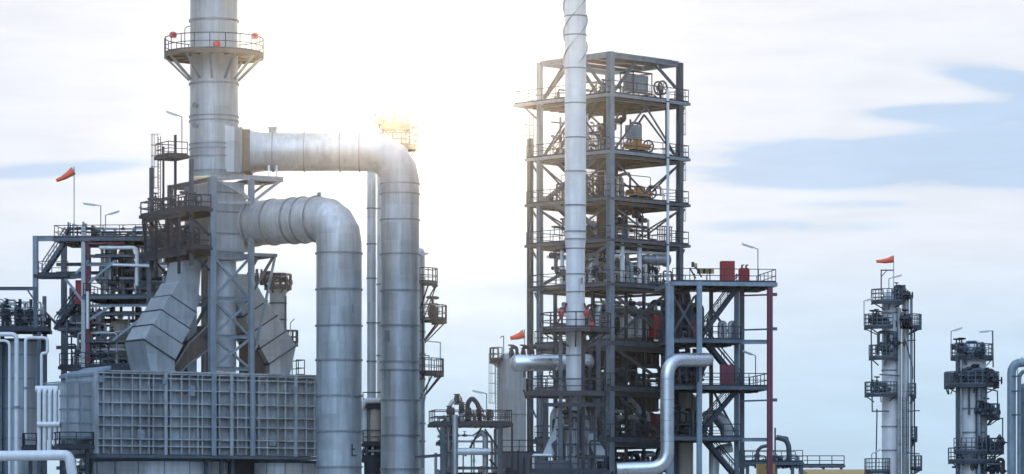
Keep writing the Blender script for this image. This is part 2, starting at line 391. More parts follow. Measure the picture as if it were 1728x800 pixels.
def small_drum(th, c, axis, L, r, mat='zinc', name='drum'):
    mb = MB(); pr = [(-.45*r, .02), (-.38*r, .45*r), (-.2*r, .8*r), (0, r), (L, r), (L+.2*r, .8*r), (L+.38*r, .45*r), (L+.45*r, .02)]
    mb.lathe(c, axis, pr, 20, smooth_prof=True); return th.part(name, mb, mat)

# repeated fixtures ------------------------------------------------
LAMPS = 'floodlights on bent poles about the plant'
def lamp(hx, hy, px, pt, pb, Y, label, head=None):
    """tube lamp: head tip (hx,hy), bent pole at px from row pt down to pb"""
    b = W(px, pb, Y); t = W(px, pt, Y); h = W(hx, hy, Y)
    th = Thing('pole_lamp', label, 'lamp', b, LAMPS)
    th.part('pole', MB().tube([b, t], .045, 8), 'steel_light')
    d = h-t; th.part('arm', MB().tube([t-Z*.02, t+d*.3], .04, 8), 'steel_light')
    mb = MB().bar(t+d*.27, h, .2, .13); mb.bar(t+d*.3-Z*.09, h-d*.06-Z*.09, .14, .05)
    th.part('lamp_head', mb, 'lamp'); return th
SOCKS = 'orange windsocks'
def windsock(mx, my, tx, ty, pb, Y, label):
    m, t, b = W(mx, my, Y), W(tx, ty, Y), W(mx+(1 if tx < mx else -1), pb, Y)
    th = Thing('windsock', label, 'windsock', b, SOCKS)
    mp = V3((m.x, m.y, m.z)); th.part('pole', MB().tube([b, V3((b.x, b.y, m.z+.35))], .04, 8), 'steel_light')
    d = t-m; L = d.length; ax = d.normalized(); mb = MB()
    # a slightly sagging, creased tube of cloth, open at both ends
    n = 14; rg = []; a = ax.cross(V3((0, 1, 0))).normalized(); c2 = ax.cross(a)
    for i in range(8):
        s = i/7; rr = (.34-.2*s)*(1+.06*math.sin(i*2.2)); cc = m+d*s-Z*.22*math.sin(math.pi*s)*L*.25
        rg.append([cc+(a*math.cos(2*math.pi*k/n)+c2*math.sin(2*math.pi*k/n))*rr*(1+.05*math.sin(3*k+i)) for k in range(n)])
    vs = [v for r_ in rg for v in r_]
    mb.add(vs, [(i*n+k, i*n+(k+1) % n, (i+1)*n+(k+1) % n, (i+1)*n+k) for i in range(7) for k in range(n)], True)
    th.part('fabric_cone', mb, 'sock'); th.part('hoop', MB().wheel(m, ax, .34, .025, 12), 'steel_light')
    return th

# ================================================================== ground
g = MB(); g.obox(V3((-420, -60, -.5)), V3((840, 0, 0)), V3((0, 760, 0)), Z*.5); struct('ground', g, 'gravel')
g = MB(); g.obox(V3((-90, 262, .002)), V3((170, 0, 0)), V3((0, 62, 0)), Z*.12); struct('concrete_pavement', g, 'concrete')
g = MB(); g.obox(V3((-200, 240, .002)), V3((420, 0, 0)), V3((0, 9, 0)), Z*.006); struct('road', g, 'dark')

def arc3(a, b, c, rad, n):                               # true circular bend at b, for mitred elbows
    d0 = (a-b).normalized(); d1 = (c-b).normalized(); ang = d0.angle(d1); t = rad/math.tan(ang/2)
    p0 = b+d0*t; bis = (d0+d1).normalized(); cc = b+bis*(rad/math.sin(ang/2)); r0 = p0-cc; r1 = b+d1*t-cc; tot = r0.angle(r1)
    ax = r0.cross(r1).normalized(); out = []
    for k in range(n+1): out.append(cc+Matrix.Rotation(tot*k/n, 3, ax) @ r0)
    return out
# ================================================================== the heater on the left
H = Fr(162, 290, 30)
uA, uB = H.u(357), H.u(423)
UC, VC = (uA+uB)/2+.12, 3.6
sc_ = H.p(UC, VC, 0)                                     # stack axis on the ground
BT, BB = 18.2, 11.5
# --- ribbed casing box
t = Thing('duct_casing', 'long grey casing box with a grid of stiffener ribs above round tanks', 'casing', H.p(0, 0, BB))
mb = MB(); H.box(mb, 0, 20.2, 0, 6, BB, BT); shell = t.part('shell', mb, 'casing')
mb = MB()
zs_ = [H.z(py, 0, 0) for py in (649, 666, 688, 708, 722, 743, 755)]
for z in [BT-.1]+[BB+(z-11.67)*(BT-BB)/(17.7-11.67) for z in (H.z(py) for py in (646, 664, 684, 704, 719, 739, 750))]:
    H.box(mb, .02, 20.18, -.50, -.004, z-.05, z+.05)
t.part('horizontal_rib', mb, 'casing')
mb = MB(); u = .5; k = 0; posts = [H.u(px) for px in (275, 356, 386, 421, 494)]
while u < 20:
    if min(abs(u-p) for p in posts) > .35: H.box(mb, u-.05, u+.05, -.45, -.006, BB+.02, BT-.02)
    u += (.78, .78, .98, .7, .78, .4)[k % 6]; k += 1
t.part('vertical_rib', mb, 'casing')
for i, p in enumerate(posts):
    w = .2 if i in (1, 3) else .12
    mb = MB(); H.box(mb, p-w, p+w, -.64, -.51, BB-.05, BT+.05); H.box(mb, p-.05, p+.05, -.508, -.008, BB-.04, BT+.04); t.part('post', mb, 'steel_light' if i in (1, 3) else 'casing')
mb = MB(); H.box(mb, -.15, 20.3, -.6, 6.1, BB-.3, BB-.05); t.part('base_frame', mb, 'steel')
mb = MB(); H.box(mb, 7, 20, 2.6, 5.6, 7, BB-.31); t.part('under_plenum', mb, 'dark')
for u in (10.2, 11.6, 12.6): mb = MB(); H.box(mb, u-.15, u+.15, .5, .8, 6, BB-.31); t.part('support_leg', mb, 'steel')
mb = MB(); H.box(mb, 1.0, 20.3, -.5, 6.1, BT+.005, BT+.14); t.part('roof_edge', mb, 'casing')
mb = MB(); H.box(mb, -.12, 0.12, -.34, .2, BB, BT-.1); H.box(mb, -.12, .12, 5.8, 6.05, BB, BT-.1); t.part('corner_post', mb, 'casing')
mb = MB()                                               # sloped grey hood of the left end
a = [H.p(-.1, -.1, BT-.05), H.p(1.3, -.1, BT+.5), H.p(1.3, 6.4, BT+.5), H.p(-.1, 7.5, BT-.05)]
mb.add(a+[x-Z*.25 for x in a], [(0, 1, 2, 3), (7, 6, 5, 4), (0, 4, 5, 1), (1, 5, 6, 2), (2, 6, 7, 3), (3, 7, 4, 0)]); t.part('end_hood', mb, 'steel_light')
# inlet plenum on the left end
mb = MB(); zz = [BB+.3+i*1.05 for i in range(6)]
H.box(mb, -2.2, -.005, .9, 5.6, BB+1.2, BT-.9)
pl = t.part('inlet_plenum', mb, 'clad')
mb = MB()
for i in range(5): z = BB+1.4+i*1.12; H.box(mb, -2.25, -.01, .82, .898, z-.05, z+.05); H.box(mb, -2.28, -2.2, .85, 5.65, z-.05, z+.05)
for u in (-2.1, -1.0): H.box(mb, u-.06, u+.06, .76, .819, BB+1.2, BT-.95)
t.part('stiffener', mb, 'steel_light', pl)
for px, py in ((275, 648), (494, 662), (168, 645)): c = H.at(px, py, -.72); t.part('lug', MB().obox(c, H.U*.42, H.V*.2, Z*.5), 'steel_light')
for px, py in ((232, 742), (318, 668), (455, 752)): c = H.at(px, py, -.45); t.part('access_door', MB().obox(c, H.U*.62, H.V*.06, Z*.8), 'steel_light')
# --- two round tanks under it
def tank(label, px, Y, r, top, mat, pan):
    c = G0(px, Y); th = Thing('tank', label, 'tank', c)
    th.part('shell', MB().lathe(c, Z, [(0, r), (top, r), (top+.001, r-.3)], 64), mat)
    mb = MB()
    for k in range(pan): a = 2*math.pi*k/pan; d = V3((math.cos(a), math.sin(a), 0)); mb.bar(c+d*(r+.02), c+d*(r+.02)+Z*(top-.05), .09, .09)
    th.part('seam', mb, 'steel_light'); th.part('rim', MB().band(c+Z*(top-.1), Z, r, .25, .16, 64), 'steel'); return th
tank('wide bluish steel tank directly under the ribbed casing box', 268, 300.5, 6.2, 11.19, 'clad_light', 18)
tank('smaller bluish steel tank beside the thick vertical duct, under the casing box', 470, 303, 3.5, 11.15, 'clad_light', 14)
# --- steel frame carrying the stack
t = Thing('stack_frame', 'blue-grey braced steel frame standing on the casing box and carrying the tall flue stack', 'steel frame', H.p(uA, -.1, BT+.15))
th_frame = t; ZT = 34.6; dv = 8.2
for (u, v, w) in ((uA, -.1, .55), (uB, -.1, .42), (uA, dv, .4), (uB, dv, .4), (uA-1.75, .2, .3), (uA-1.75, dv, .3)):
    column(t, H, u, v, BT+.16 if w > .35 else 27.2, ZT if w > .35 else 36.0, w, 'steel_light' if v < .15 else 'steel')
lv = [BT+.5, H.z(567, uA, 0), H.z(503, uA, 0), H.z(430, uA, 0)]
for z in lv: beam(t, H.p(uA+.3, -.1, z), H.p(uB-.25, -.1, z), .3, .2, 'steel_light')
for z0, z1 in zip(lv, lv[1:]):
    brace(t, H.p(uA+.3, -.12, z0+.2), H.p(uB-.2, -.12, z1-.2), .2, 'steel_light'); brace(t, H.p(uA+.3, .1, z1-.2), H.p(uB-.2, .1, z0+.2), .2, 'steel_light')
for z in lv[1:]+[ZT-.2]:
    beam(t, H.p(uA, .2, z), H.p(uA, dv-.2, z), .35); beam(t, H.p(uB, .2, z), H.p(uB, dv-.2, z), .35); beam(t, H.p(uA, dv, z), H.p(uB, dv, z), .35)
for z0, z1 in ((lv[0], lv[2]), (lv[2], lv[3])): brace(t, H.p(uA-.1, dv-.3, z0+.3), H.p(uA-.1, .3, z1-.3), .2)
beam(t, H.p(uA-.2, -.15, ZT+.1), H.p(16.9, -.15, ZT+.1), .38, .25, 'steel_pale'); beam(t, H.p(16.9, -.1, ZT+.1), H.p(16.9, 3, ZT+.1), .38, .25, 'steel_pale')
deck(t, H, uB+.4, 16.7, .1, 3, ZT+.1, '', fascia='steel_light')
brace(t, H.p(16.6, 0, ZT-.1), H.p(uB+.2, 0, ZT-1.9), .22, 'steel_pale'); brace(t, H.p(16.6, 2.8, ZT-.1), H.p(uB+.2, 2.8, ZT-1.9), .2, 'steel_pale')
brace(t, H.p(uA+.4, -.12, ZT-.2), H.p(uB-.2, -.12, ZT-1.6), .2, 'steel_pale'); brace(t, H.p(uA+.4, -.12, ZT-2.1), H.p(uB+1.6, -.12, ZT-1.9), .2, 'steel_pale')
zl = H.z(427, uB, 0)
deck(t, H, uB+.3, 16.3, .0, 3.4, zl, '', fascia='steel_light'); brace(t, H.p(16.1, 0, zl-.2), H.p(uB+.2, 0, zl-3.2), .2, 'steel'); brace(t, H.p(16.1, 3.2, zl-.2), H.p(uB+.2, 3.0, zl-3.2), .2)
brace(t, H.p(16.2, -.05, zl-.3), H.p(uB+.4, -.05, H.z(590, uB, 0)), .17, 'steel_light')
# dark access decks on its left face
zA, zB = H.z(352, uA-1, 0), H.z(417, uA-1, 0)
for z, u0 in ((zA, uA-2.6), (zB, uA-2.2)):
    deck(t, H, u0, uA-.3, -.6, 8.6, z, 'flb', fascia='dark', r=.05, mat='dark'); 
    mb = MB(); mb.rail([H.p(u0+.9, -.5, z), H.p(u0+.9, 8.5, z)], r=.035, step=.7); t.part('railing', mb, 'dark')
for v in (1.0, 3.2, 5.6, 7.8):
    column(t, H, uA-2.5, v, zB-2.2 if v in (1.0, 5.6) else zB, zA-.3, .22, 'dark')
    brace(t, H.p(uA-2.5, v, zB+.1), H.p(uA-2.5, min(v+2.2, 8.4), zA-.4), .1, 'dark')
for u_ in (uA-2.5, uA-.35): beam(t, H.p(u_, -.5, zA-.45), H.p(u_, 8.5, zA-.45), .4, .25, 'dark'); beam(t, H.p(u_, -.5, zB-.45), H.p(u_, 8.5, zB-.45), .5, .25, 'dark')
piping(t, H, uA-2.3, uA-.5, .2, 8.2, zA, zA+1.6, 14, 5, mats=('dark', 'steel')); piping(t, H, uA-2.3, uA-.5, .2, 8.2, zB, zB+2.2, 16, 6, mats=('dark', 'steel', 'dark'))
for v in (0, 4, 8): brace(t, H.p(uA-2.4, v, zA-.2), H.p(uA-.2, v, zA-2.2), .16, 'dark'); brace(t, H.p(uA-2.1, v, zB-.2), H.p(uA-.2, v, zB-1.9), .16, 'dark')
for v0, v1 in ((.2, 4), (8, 4)): brace(t, H.p(uA-1.75, v0, zB+.2), H.p(uA-1.75, v1, zA-.5), .18, 'dark')
pc = H.p(uA-1.6, 4.8, zA+3.0)
deck(t, H, uA-2.3, uA-.5, 3.6, 6.2, H.z(262, uA-1.5, 4), 'flb', fascia='dark', r=.035, mat='dark')
ladder(t, H.p(uA-2.2, 5.6, zA), H.z(232, uA, 5)-zA, -H.U); column(t, H, uA-1.6, 3.7, zA, H.z(230, uA, 4), .18, 'dark'); column(t, H, uA-1.6, 6.1, zA, H.z(245, uA, 4), .14, 'dark')
# --- casing inside the frame
t = Thing('breeching_casing', 'blue-grey panelled casing between the frame columns under the flue stack', 'casing', H.p(UC, VC, BT+.2))
mb = MB(); H.box(mb, uA+.5, uB-.3, .6, 6.4, zl-.6, ZT-.3); H.box(mb, uA+.2, uB+.0, .4, 6.6, zl+.1, zl+.3); sh = t.part('shell', mb, 'clad')
mb = MB()
for z in (zl+1.6, zl+3.4, zl+5): mb = MB(); H.box(mb, uA+.45, uB-.25, .5, .598, z-.06, z+.06); t.part('stiffener', mb, 'flange', sh)
mb = MB().tube([H.p(UC+.2, 1.9, BT+.3), H.p(UC+.2, 1.9, zl-.65)], .95, 24); 
for z in (20, 22.5, 25): mb.band(H.p(UC+.2, 1.9, z), Z, .95, .12, .07)
t.part('riser', mb, 'clad_light')
mb = MB(); H.box(mb, uA-1.2, uA-.32, 2.2, 5.4, BT+.25, zl-1.2); t.part('side_panel', mb, 'tank')
# --- stepped sloping ducts left and right of it
def sloping_duct(label, top, a, b, v0, depth, hws, right):
    """straight boxy duct: upright neck, then stepped boxes each a bit wider, then a foot on the roof"""
    A, Bp, Tp = (H.at(px, py, v0) for px, py in (a, b, top)); th = Thing('sloping_duct', label, 'duct', V3((Bp.x, Bp.y, BT+.15)))
    uz = lambda p: V3(((p-H.p(0, v0, 0)).dot(H.U), 0, p.z))
    a2, b2, t2 = uz(A), uz(Bp), uz(Tp); d = (b2-a2).normalized(); nr = V3((-d.z, 0, d.x)); L = (b2-a2).length; n_ = len(hws)
    def prism(q, v, dep, name, mat):
        f = [H.p(x.x, v, x.z) for x in q]; g_ = [x+H.V*dep for x in f]; k_ = len(f)
        th.part(name, MB().add(f+g_, [tuple(range(k_)), tuple(range(2*k_-1, k_-1, -1))]+[(i, k_+i, k_+(i+1) % k_, (i+1) % k_) for i in range(k_)]), mat)
    h0 = hws[0]*.8
    e0 = a2+nr*h0; e1 = a2-nr*h0
    if e0.x > e1.x: e0, e1 = e1, e0
    prism([V3((t2.x-h0*.8, 0, t2.z)), V3((t2.x+h0*.8, 0, t2.z)), e1, e0], v0+.3, depth-.6, 'neck', 'clad')
    for i, hw in enumerate(hws):
        s0, s1 = L*i/n_, L*(i+1)/n_-.1; ex = .12*i
        prism([a2+d*s0+nr*hw, a2+d*s1+nr*hw, a2+d*s1-nr*hw, a2+d*s0-nr*hw], v0-ex, depth+ex, 'box_section', 'clad')
        prism([a2+d*(s1+.002)+nr*(hw+.16), a2+d*(s1+.09)+nr*(hw+.16), a2+d*(s1+.09)-nr*(hw+.16), a2+d*(s1+.002)-nr*(hw+.16)], v0-ex-.14, depth+ex+.2, 'flange', 'grate')
    hw = hws[-1]; p, q = b2+nr*hw, b2-nr*hw
    if p.z < q.z: p, q = q, p                            # p the upper (outer) corner
    prism([p, V3((p.x+(q.x-p.x)*.22, 0, BT+.15)), V3((q.x, 0, BT+.15)), q], v0-.12*(n_-1), depth+.12*(n_-1), 'foot', 'clad')
    return th
sloping_duct('stepped grey duct sloping down to the left from under the stack', (328, 440), (322, 488), (266, 592), .9, 3.6, (1.25, 1.4, 1.5, 1.6), False)
sloping_duct('stepped grey duct sloping down to the right behind the thick lower duct', (408, 462), (416, 496), (474, 600), .9, 3.4, (1.25, 1.3, 1.4, 1.45), True)
def shaded_underside(label, pts, v0, dep):  # added dark brown prism standing for the shade on a sloping duct's underside
    f = [H.at(x, y, v0) for x, y in pts]; b = [q+H.V*dep for q in f]; n_ = len(f); th = Thing('shaded_underside', label, 'duct', V3((f[0].x, f[0].y, BT+.15)))
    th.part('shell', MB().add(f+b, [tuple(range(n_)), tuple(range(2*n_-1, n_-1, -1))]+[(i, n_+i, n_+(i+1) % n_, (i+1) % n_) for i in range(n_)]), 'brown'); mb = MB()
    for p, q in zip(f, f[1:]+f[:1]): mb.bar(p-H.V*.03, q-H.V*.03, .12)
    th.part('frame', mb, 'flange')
shaded_underside('added dark brown block standing for the shaded underside of the duct sloping down left', [(352, 548), (352, 590), (322, 612), (300, 632), (292, 622), (318, 580)], 1.3, 2.6)
shaded_underside('added dark brown block standing for the shaded underside of the duct sloping down right', [(426, 560), (436, 556), (470, 618), (474, 640), (426, 640)], 1.3, 2.6)
# --- the stack
zb = ZT+.3
t = Thing('flue_stack', 'tall pale grey flue stack with a round gallery, out of the top of the picture', 'chimney', V3((sc_.x, sc_.y, zb)))
SY = sc_.y; r = S(41, SY)
zz = lambda py: CZ+(HY-py)*SY/F
C = lambda py: V3((sc_.x, sc_.y, zz(py)))
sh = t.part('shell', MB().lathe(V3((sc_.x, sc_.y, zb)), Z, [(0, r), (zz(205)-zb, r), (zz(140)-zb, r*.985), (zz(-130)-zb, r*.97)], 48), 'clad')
for py, h in ((36, .16), (143, .16), (198, .14), (206, .14), (245, .1), (253, .1), (266, .1), (291, .2), (-20, .16)): t.part('ring', MB().band(C(py), Z, r*.985, h, .11, 48), 'flange', sh)
gz = zz(93)
mb = MB(); R0, R1 = r+.05, S(84, SY)
gal = arcplat(t, sc_, gz, R0, R1, 0, 360, mat='brown', rmat='dark', brackets=12, bw=.17, r=.035, bh=2.15, n=20, h=1.35, bmat='steel_light')
for ang in (215, 278, 335):
    a = R(ang); t.part('beacon', MB().lathe(V3((sc_.x+(R1-.25)*math.cos(a), sc_.y+(R1-.25)*math.sin(a), gz+(1.15 if ang != 278 else .15))), Z, [(0, .25), (.12, .32), (.4, .3), (.5, .12)], 12), 'beacon')
p = V3((sc_.x-r*.9, sc_.y-r*.4, gz+2.3)); t.part('vent_pipe', MB().tube(rnd_route([p+V3((.4, 0, 0)), p-V3((.55, 0, 0)), p-V3((.55, 0, 2.2))], .4), .05, 8), 'steel_light')
for py in (178, 212): c = W(332, py, SY-r*.8); t.part('inspection_port', MB().lathe(c, V3((-.5, -1, 0)), [(0, .2), (.25, .2), (.26, .26), (.32, .26)], 12), 'flange')
# nozzle box on its right side
x1 = (408-864)*SY/F; mb = MB(); z0, z1 = zz(294), zz(218)
a = [V3((sc_.x+.3, SY-1.75, z0)), V3((x1-.5, SY-1.75, z0)), V3((x1, SY-1.4, z0)), V3((x1, SY+1.4, z0)), V3((x1-.5, SY+1.75, z0)), V3((sc_.x+.3, SY+1.75, z0))]
b = [V3((q.x, q.y, z1+(.35 if i in (0, 5) else 0))) for i, q in enumerate(a)]
mb.add(a+b, [(5, 4, 3, 2, 1, 0), tuple(range(6, 12))]+[(i, (i+1) % 6, 6+(i+1) % 6, 6+i) for i in range(6)]); nz = t.part('nozzle', mb, 'clad')
t.part('flange', MB().obox(V3((x1+.004, SY-1.65, z0-.1)), V3((.12, 0, 0)), V3((0, 3.3, 0)), Z*(z1-z0+.1)), 'flange', nz)
# --- upper duct
UY = SY; zc = zz(256.5); r = S(32.5, UY)
X = lambda px: (px-864)*UY/F
t = Thing('flue_duct', 'upper round duct running right from the stack and bending down beside the slender columns', 'duct', V3((X(675), UY, 0)))
t.part('damper', MB().obox(V3((X(412), UY-1.7, zz(292))), V3((X(424)-X(412), 0, 0)), V3((0, 3.4, 0)), Z*(zz(222)-zz(292))), 'brown')
mb = MB(); n = 24; sq = []; ci = []
for k in range(n):
    a = 2*math.pi*(k+.5)/n; c, s = math.cos(a), math.sin(a); m_ = max(abs(c), abs(s)); sq.append(V3((X(424)+.003, UY+c/m_*1.65, zc+s/m_*1.7))); ci.append(V3((X(447), UY+c*r, zc+s*r)))
mb.add(sq+ci, [(k, (k+1) % n, n+(k+1) % n, n+k) for k in range(n)], True); t.part('transition', mb, 'clad')
bend = arc3(V3((X(447), UY, zc)), V3((X(675), UY, zc)), V3((X(675), UY, 0)), S(50, UY), 4)
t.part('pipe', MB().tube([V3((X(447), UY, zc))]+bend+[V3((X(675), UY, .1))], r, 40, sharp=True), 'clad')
for px in (461, 514, 574, 607): t.part('ring', MB().band(V3((X(px), UY, zc)), V3((1, 0, 0)), r, .11, .09, 40), 'flange')
for py in (311, 328, 372, 430, 491, 550, 611, 625, 676, 735, 792): t.part('ring', MB().band(V3((X(675), UY, zz(py))), Z, r, .13, .10, 40), 'flange')
mb = MB().lathe(V3((X(460), UY, zc+r-.1)), Z, [(0, .35), (.45, .35), (.46, .42), (.56, .42)], 16); t.part('manhole', mb, 'clad')
mb = MB()
for px in (455, 468): mb.bar(V3((X(px), UY-1.2, zz(300))), V3((X(px), UY-.9, zc-r*.6)), .14)
t.part('support', mb, 'clad_light')
t.part('access_door', MB().obox(V3((X(657), UY-r*.93, zz(675))), V3((.05, 0, 0)), V3((0, .1, 0)), Z*2.4), 'flange')
c = V3((X(650), UY-r*.75, zz(577))); t.part('nameplate', MB().obox(c, V3((.35, -.28, 0)), V3((.05, .06, 0)), Z*.9), 'flange')
# --- lower duct
LY = 293.0; zl2 = 31.0; r = 1.87; xl = (572-864)*LY/F; st = H.p(uB-.2, 3.2, zl2)
zzl = lambda py: CZ+(HY-py)*LY/F
t = Thing('flue_duct', 'thick lower round duct bending down in front of the ribbed casing box', 'duct', V3((xl, LY, 0)))
cor = V3((xl, LY, zl2)); dd = (cor-st).normalized()
bend = arc3(st, cor, V3((xl, LY, 0)), 2.15, 4)
st2 = st+dd*1.6
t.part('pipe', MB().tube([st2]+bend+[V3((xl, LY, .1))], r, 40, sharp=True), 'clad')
t.part('flange', MB().obox(st-Z*2.1+V3((-dd.y, dd.x, 0))*-2.1, V3((-dd.y, dd.x, 0))*4.2, dd*.25, Z*4.2), 'flange')
sd = V3((-dd.y, dd.x, 0)); sq = []; ci = []
for k in range(n):
    a = 2*math.pi*(k+.5)/n; c, s = math.cos(a), math.sin(a); m_ = max(abs(c), abs(s)); sq.append(st+dd*.26+sd*c/m_*1.85+Z*s/m_*1.85); ci.append(st2+sd*c*r+Z*s*r)
t.part('transition', MB().add(sq+ci, [(k, (k+1) % n, n+(k+1) % n, n+k) for k in range(n)], True), 'clad')
Lh = (bend[0]-st2).length
for s in (.12, .38, .66, .80, .985): t.part('ring', MB().band(st2+dd*Lh*s, dd, r, .13, .11, 40), 'flange')
for py in (428, 489, 550, 608, 668, 728, 788): t.part('ring', MB().band(V3((xl, LY, zzl(py))), Z, r, .13, .11, 40), 'flange')
t.part('lug', MB().obox(bend[0]+Z*(r-.05)-dd*.15, dd*.3, sd*.15, Z*.4), 'flange')
mb = MB(); c = V3((xl+.9, LY-r*.9, zzl(548))); mb.obox(c, V3((.06, 0, 0)), V3((0, .12, 0)), Z*(zzl(492)-zzl(548))); mb.obox(c+V3((.25, .12, .9)), V3((.12, .08, 0)), V3((0, .1, 0)), Z*.7); t.part('access_door', mb, 'flange')
mb = MB(); c = V3((xl+1.12, LY-r*.86, zzl(770))); mb.obox(c, V3((.09, .03, 0)), V3((0, .06, 0)), Z*1.0); mb.obox(c+V3((.092, .03, 0)), V3((.32, .14, 0)), V3((-.02, .05, 0)), Z*.1); mb.obox(c+V3((.092, .03, .5)), V3((.22, .09, 0)), V3((-.02, .05, 0)), Z*.1); t.part('bracket', mb, 'dark')
for px in (540, 600): pass
for px in (300, 344): column(th_frame, H, H.u(px, 4.6), 4.6, BT+.2, H.z(436, H.u(px, 4.6), 4.6), .35, 'steel_light')
beam(th_frame, H.at(300, 438, 4.6), H.at(344, 438, 4.6), .35, .3, 'steel_light'); beam(th_frame, H.at(300, 430, 4.6), H.at(344, 430, 4.6), .25, .3, 'steel')
# rail at the right end of the casing roof, and clutter deck on its left end
t = Thing('guard_rail', 'short black guard rail on the casing roof behind the thick lower duct', 'railing', H.at(520, 640, 3))
t.part('railing', MB().rail([H.p(H.u(500, 2), 2, BT+.15), H.p(20, 2, BT+.15), H.p(20, 5.5, BT+.15)], h=1.35, r=.04, step=1.1), 'dark')
t = Thing('guard_rail', 'black guard rail along the left end of the casing roof, before the pipe rack', 'railing', H.at(180, 620, 5))
t.part('railing', MB().rail([H.p(H.u(125, 7), 7, BT+.5), H.p(H.u(238, 5), 5, BT+.5)], h=1.4, r=.04, step=.9, mid=2), 'dark')
mb = MB(); H.box(mb, H.u(120, 7), H.u(238, 7), 5.5, 7.6, BT+.3, BT+.5); t.part('deck', mb, 'dark')

# ================================================================== pipe rack at the far left
K = Fr(141, 306, -6)
t = Thing('pipe_rack', 'open multi-level steel pipe rack at far left, with a windsock on its top deck', 'steel frame', K.p(0, 0, 0))
z1, z2, z3, z5 = K.z(402), K.z(463, K.u(90)), K.z(500), K.z(618)
for px, v, py, mt, w in ((60, 0, 398, 'steel_light', .42), (141, 0, 382, 'steel_pale', .34), (149, .2, 400, 'maroon', .34), (252, 0, 402, 'steel', .4), (108, 6, 402, 'steel', .45), (190, 6, 402, 'steel', .4), (232, 6, 402, 'steel', .35), (289, 3, 402, 'dark', .4), (75, 6, 500, 'steel', .3)):
    column(t, K, K.u(px, v), v, 0, K.z(py, K.u(px, v), v), w, mt)
uu = K.u
deck(t, K, uu(92), uu(285), -.2, 7, z1, 'fblr', fascia='steel', r=.03)
deck(t, K, uu(60), uu(116), -.2, 2.2, z2, 'fl', fascia='dark', r=.03)
deck(t, K, uu(141), uu(292), -.2, 6.8, z3, 'fblr', fascia='steel', r=.035)
deck(t, K, uu(95), uu(150), 1.0, 6.5, K.z(552), 'fb', fascia='steel', r=.035)
deck(t, K, uu(100), uu(245), 0, 5, z5, 'fb', fascia='dark', r=.04)
beam(t, K.p(uu(60), 0, K.z(402)), K.p(uu(141), 0, K.z(402)), .45, .3, 'steel_light'); beam(t, K.p(uu(60), 0, z2-.2), K.p(uu(141), 0, z2-.2), .35)
for py in (432, 447, 516, 530, 575): beam(t, K.p(uu(141), 0, K.z(py)), K.p(uu(285), 0, K.z(py)), .22, .2, 'steel_light' if py in (447, 516) else 'steel'); beam(t, K.p(uu(95, 6), 6, K.z(py+5)), K.p(uu(285, 6), 6, K.z(py+5)), .3)
for a, b, v in (((150, 478), (195, 440), 0), ((150, 440), (128, 462), 0), ((110, 470), (141, 510), 0), ((195, 500), (160, 470), 6), ((200, 500), (232, 440), 6), ((150, 540), (190, 515), 0), ((190, 575), (235, 540), 0), ((235, 500), (285, 460), 3), ((110, 540), (160, 600), 6), ((150, 600), (180, 540), 6), ((108, 560), (70, 520), 3)):
    brace(t, K.at(a[0], a[1], v), K.at(b[0], b[1], v), .2, 'steel' if v else 'steel_light')
stair(t, K.at(72, 461, .2), K.at(110, 404, .2), K.V*1.0, 'steel')
stair(t, K.at(92, 556, 1.2), K.at(133, 502, 1.2), K.V*1.0, 'dark')
VG = 'upright vessels inside the far left pipe rack'
for px, v, pt, pb, r, mt, lb in ((187, 3, 412, 494, .55, 'zinc', 'slim zinc-grey vessel, leftmost of the row under the top deck of the far left rack'), (213, 4, 418, 494, .7, 'clad', 'widest grey vessel of the row under the top deck of the far left rack'), (240, 3, 425, 494, .5, 'tank', 'bluish slim vessel in the row under the top deck of the far left rack'), (262, 3.5, 420, 494, .6, 'zinc', 'rightmost vessel of the row under the top deck of the far left rack'), (203, 3, 540, 606, .95, 'beige', 'fat beige vessel low in the far left pipe rack'), (232, 4, 540, 606, .5, 'zinc', 'grey vessel low in the far left rack, right of the beige one'), (168, 3.5, 520, 606, .35, 'zinc', 'thin grey vessel low in the far left rack, left of the beige one')):
    b = K.at(px, pb, v); h = S(pb-pt, 308); th = Thing('upright_vessel', lb, 'vessel', b, VG)
    th.part('shell', MB().lathe(b, Z, [(0, r*.6), (.25, r*.92), (.5, r), (h*.5, r), (h*.5+.02, r*1.08), (h*.5+.12, r*1.08), (h*.5+.14, r), (h-.4, r), (h-.15, r*.8), (h, r*.2), (h+.5, r*.2)], 20), mt)
    mb = MB(); flangepair(mb, b+Z*(h+.3), Z, r*.2); th.part('top_flange', mb, 'dark')
t = Thing('rack_pipework', 'dense pipes and valves filling the levels of the far left pipe rack', 'pipework', K.p(4, 3, z3))
pipe(t, [K.at(168, 418, -.1), K.at(231, 418, -.1), K.at(231, 482, -.1)], .17, 'white')
pipe(t, [K.at(190, 447, -.3), K.at(292, 450, -.3)], .12, 'white'); pipe(t, [K.at(149, 411, -.25), K.at(210, 411, -.25)], .1, 'maroon')
pipe(t, [K.at(148, 492, -.3), K.at(148, 555, -.3)], .14, 'white')
piping(t, K, uu(150), uu(282), .4, 6, z3, z1-.6, 38, 11, rr=(.05, .16)); piping(t, K, uu(105), uu(280), .4, 6, z5, z3-.6, 40, 12, mats=('dark', 'steel', 'zinc', 'steel_light'))
piping(t, K, uu(120), uu(280), .2, 6, z5, z5+1.9, 24, 13, mats=('dark', 'steel', 'zinc'))
piping(t, K, uu(105), uu(280), .4, 6, z1, z1+1.5, 22, 14, mats=('dark', 'steel_light'))
piping(t, K, uu(95), uu(145), 3, 6, K.z(552), z3+1, 10, 15)
th = Thing('control_cabinet', 'dark red cabinet under the lower stair landing of the far left pipe rack', 'cabinet', K.at(132, 512, .5))
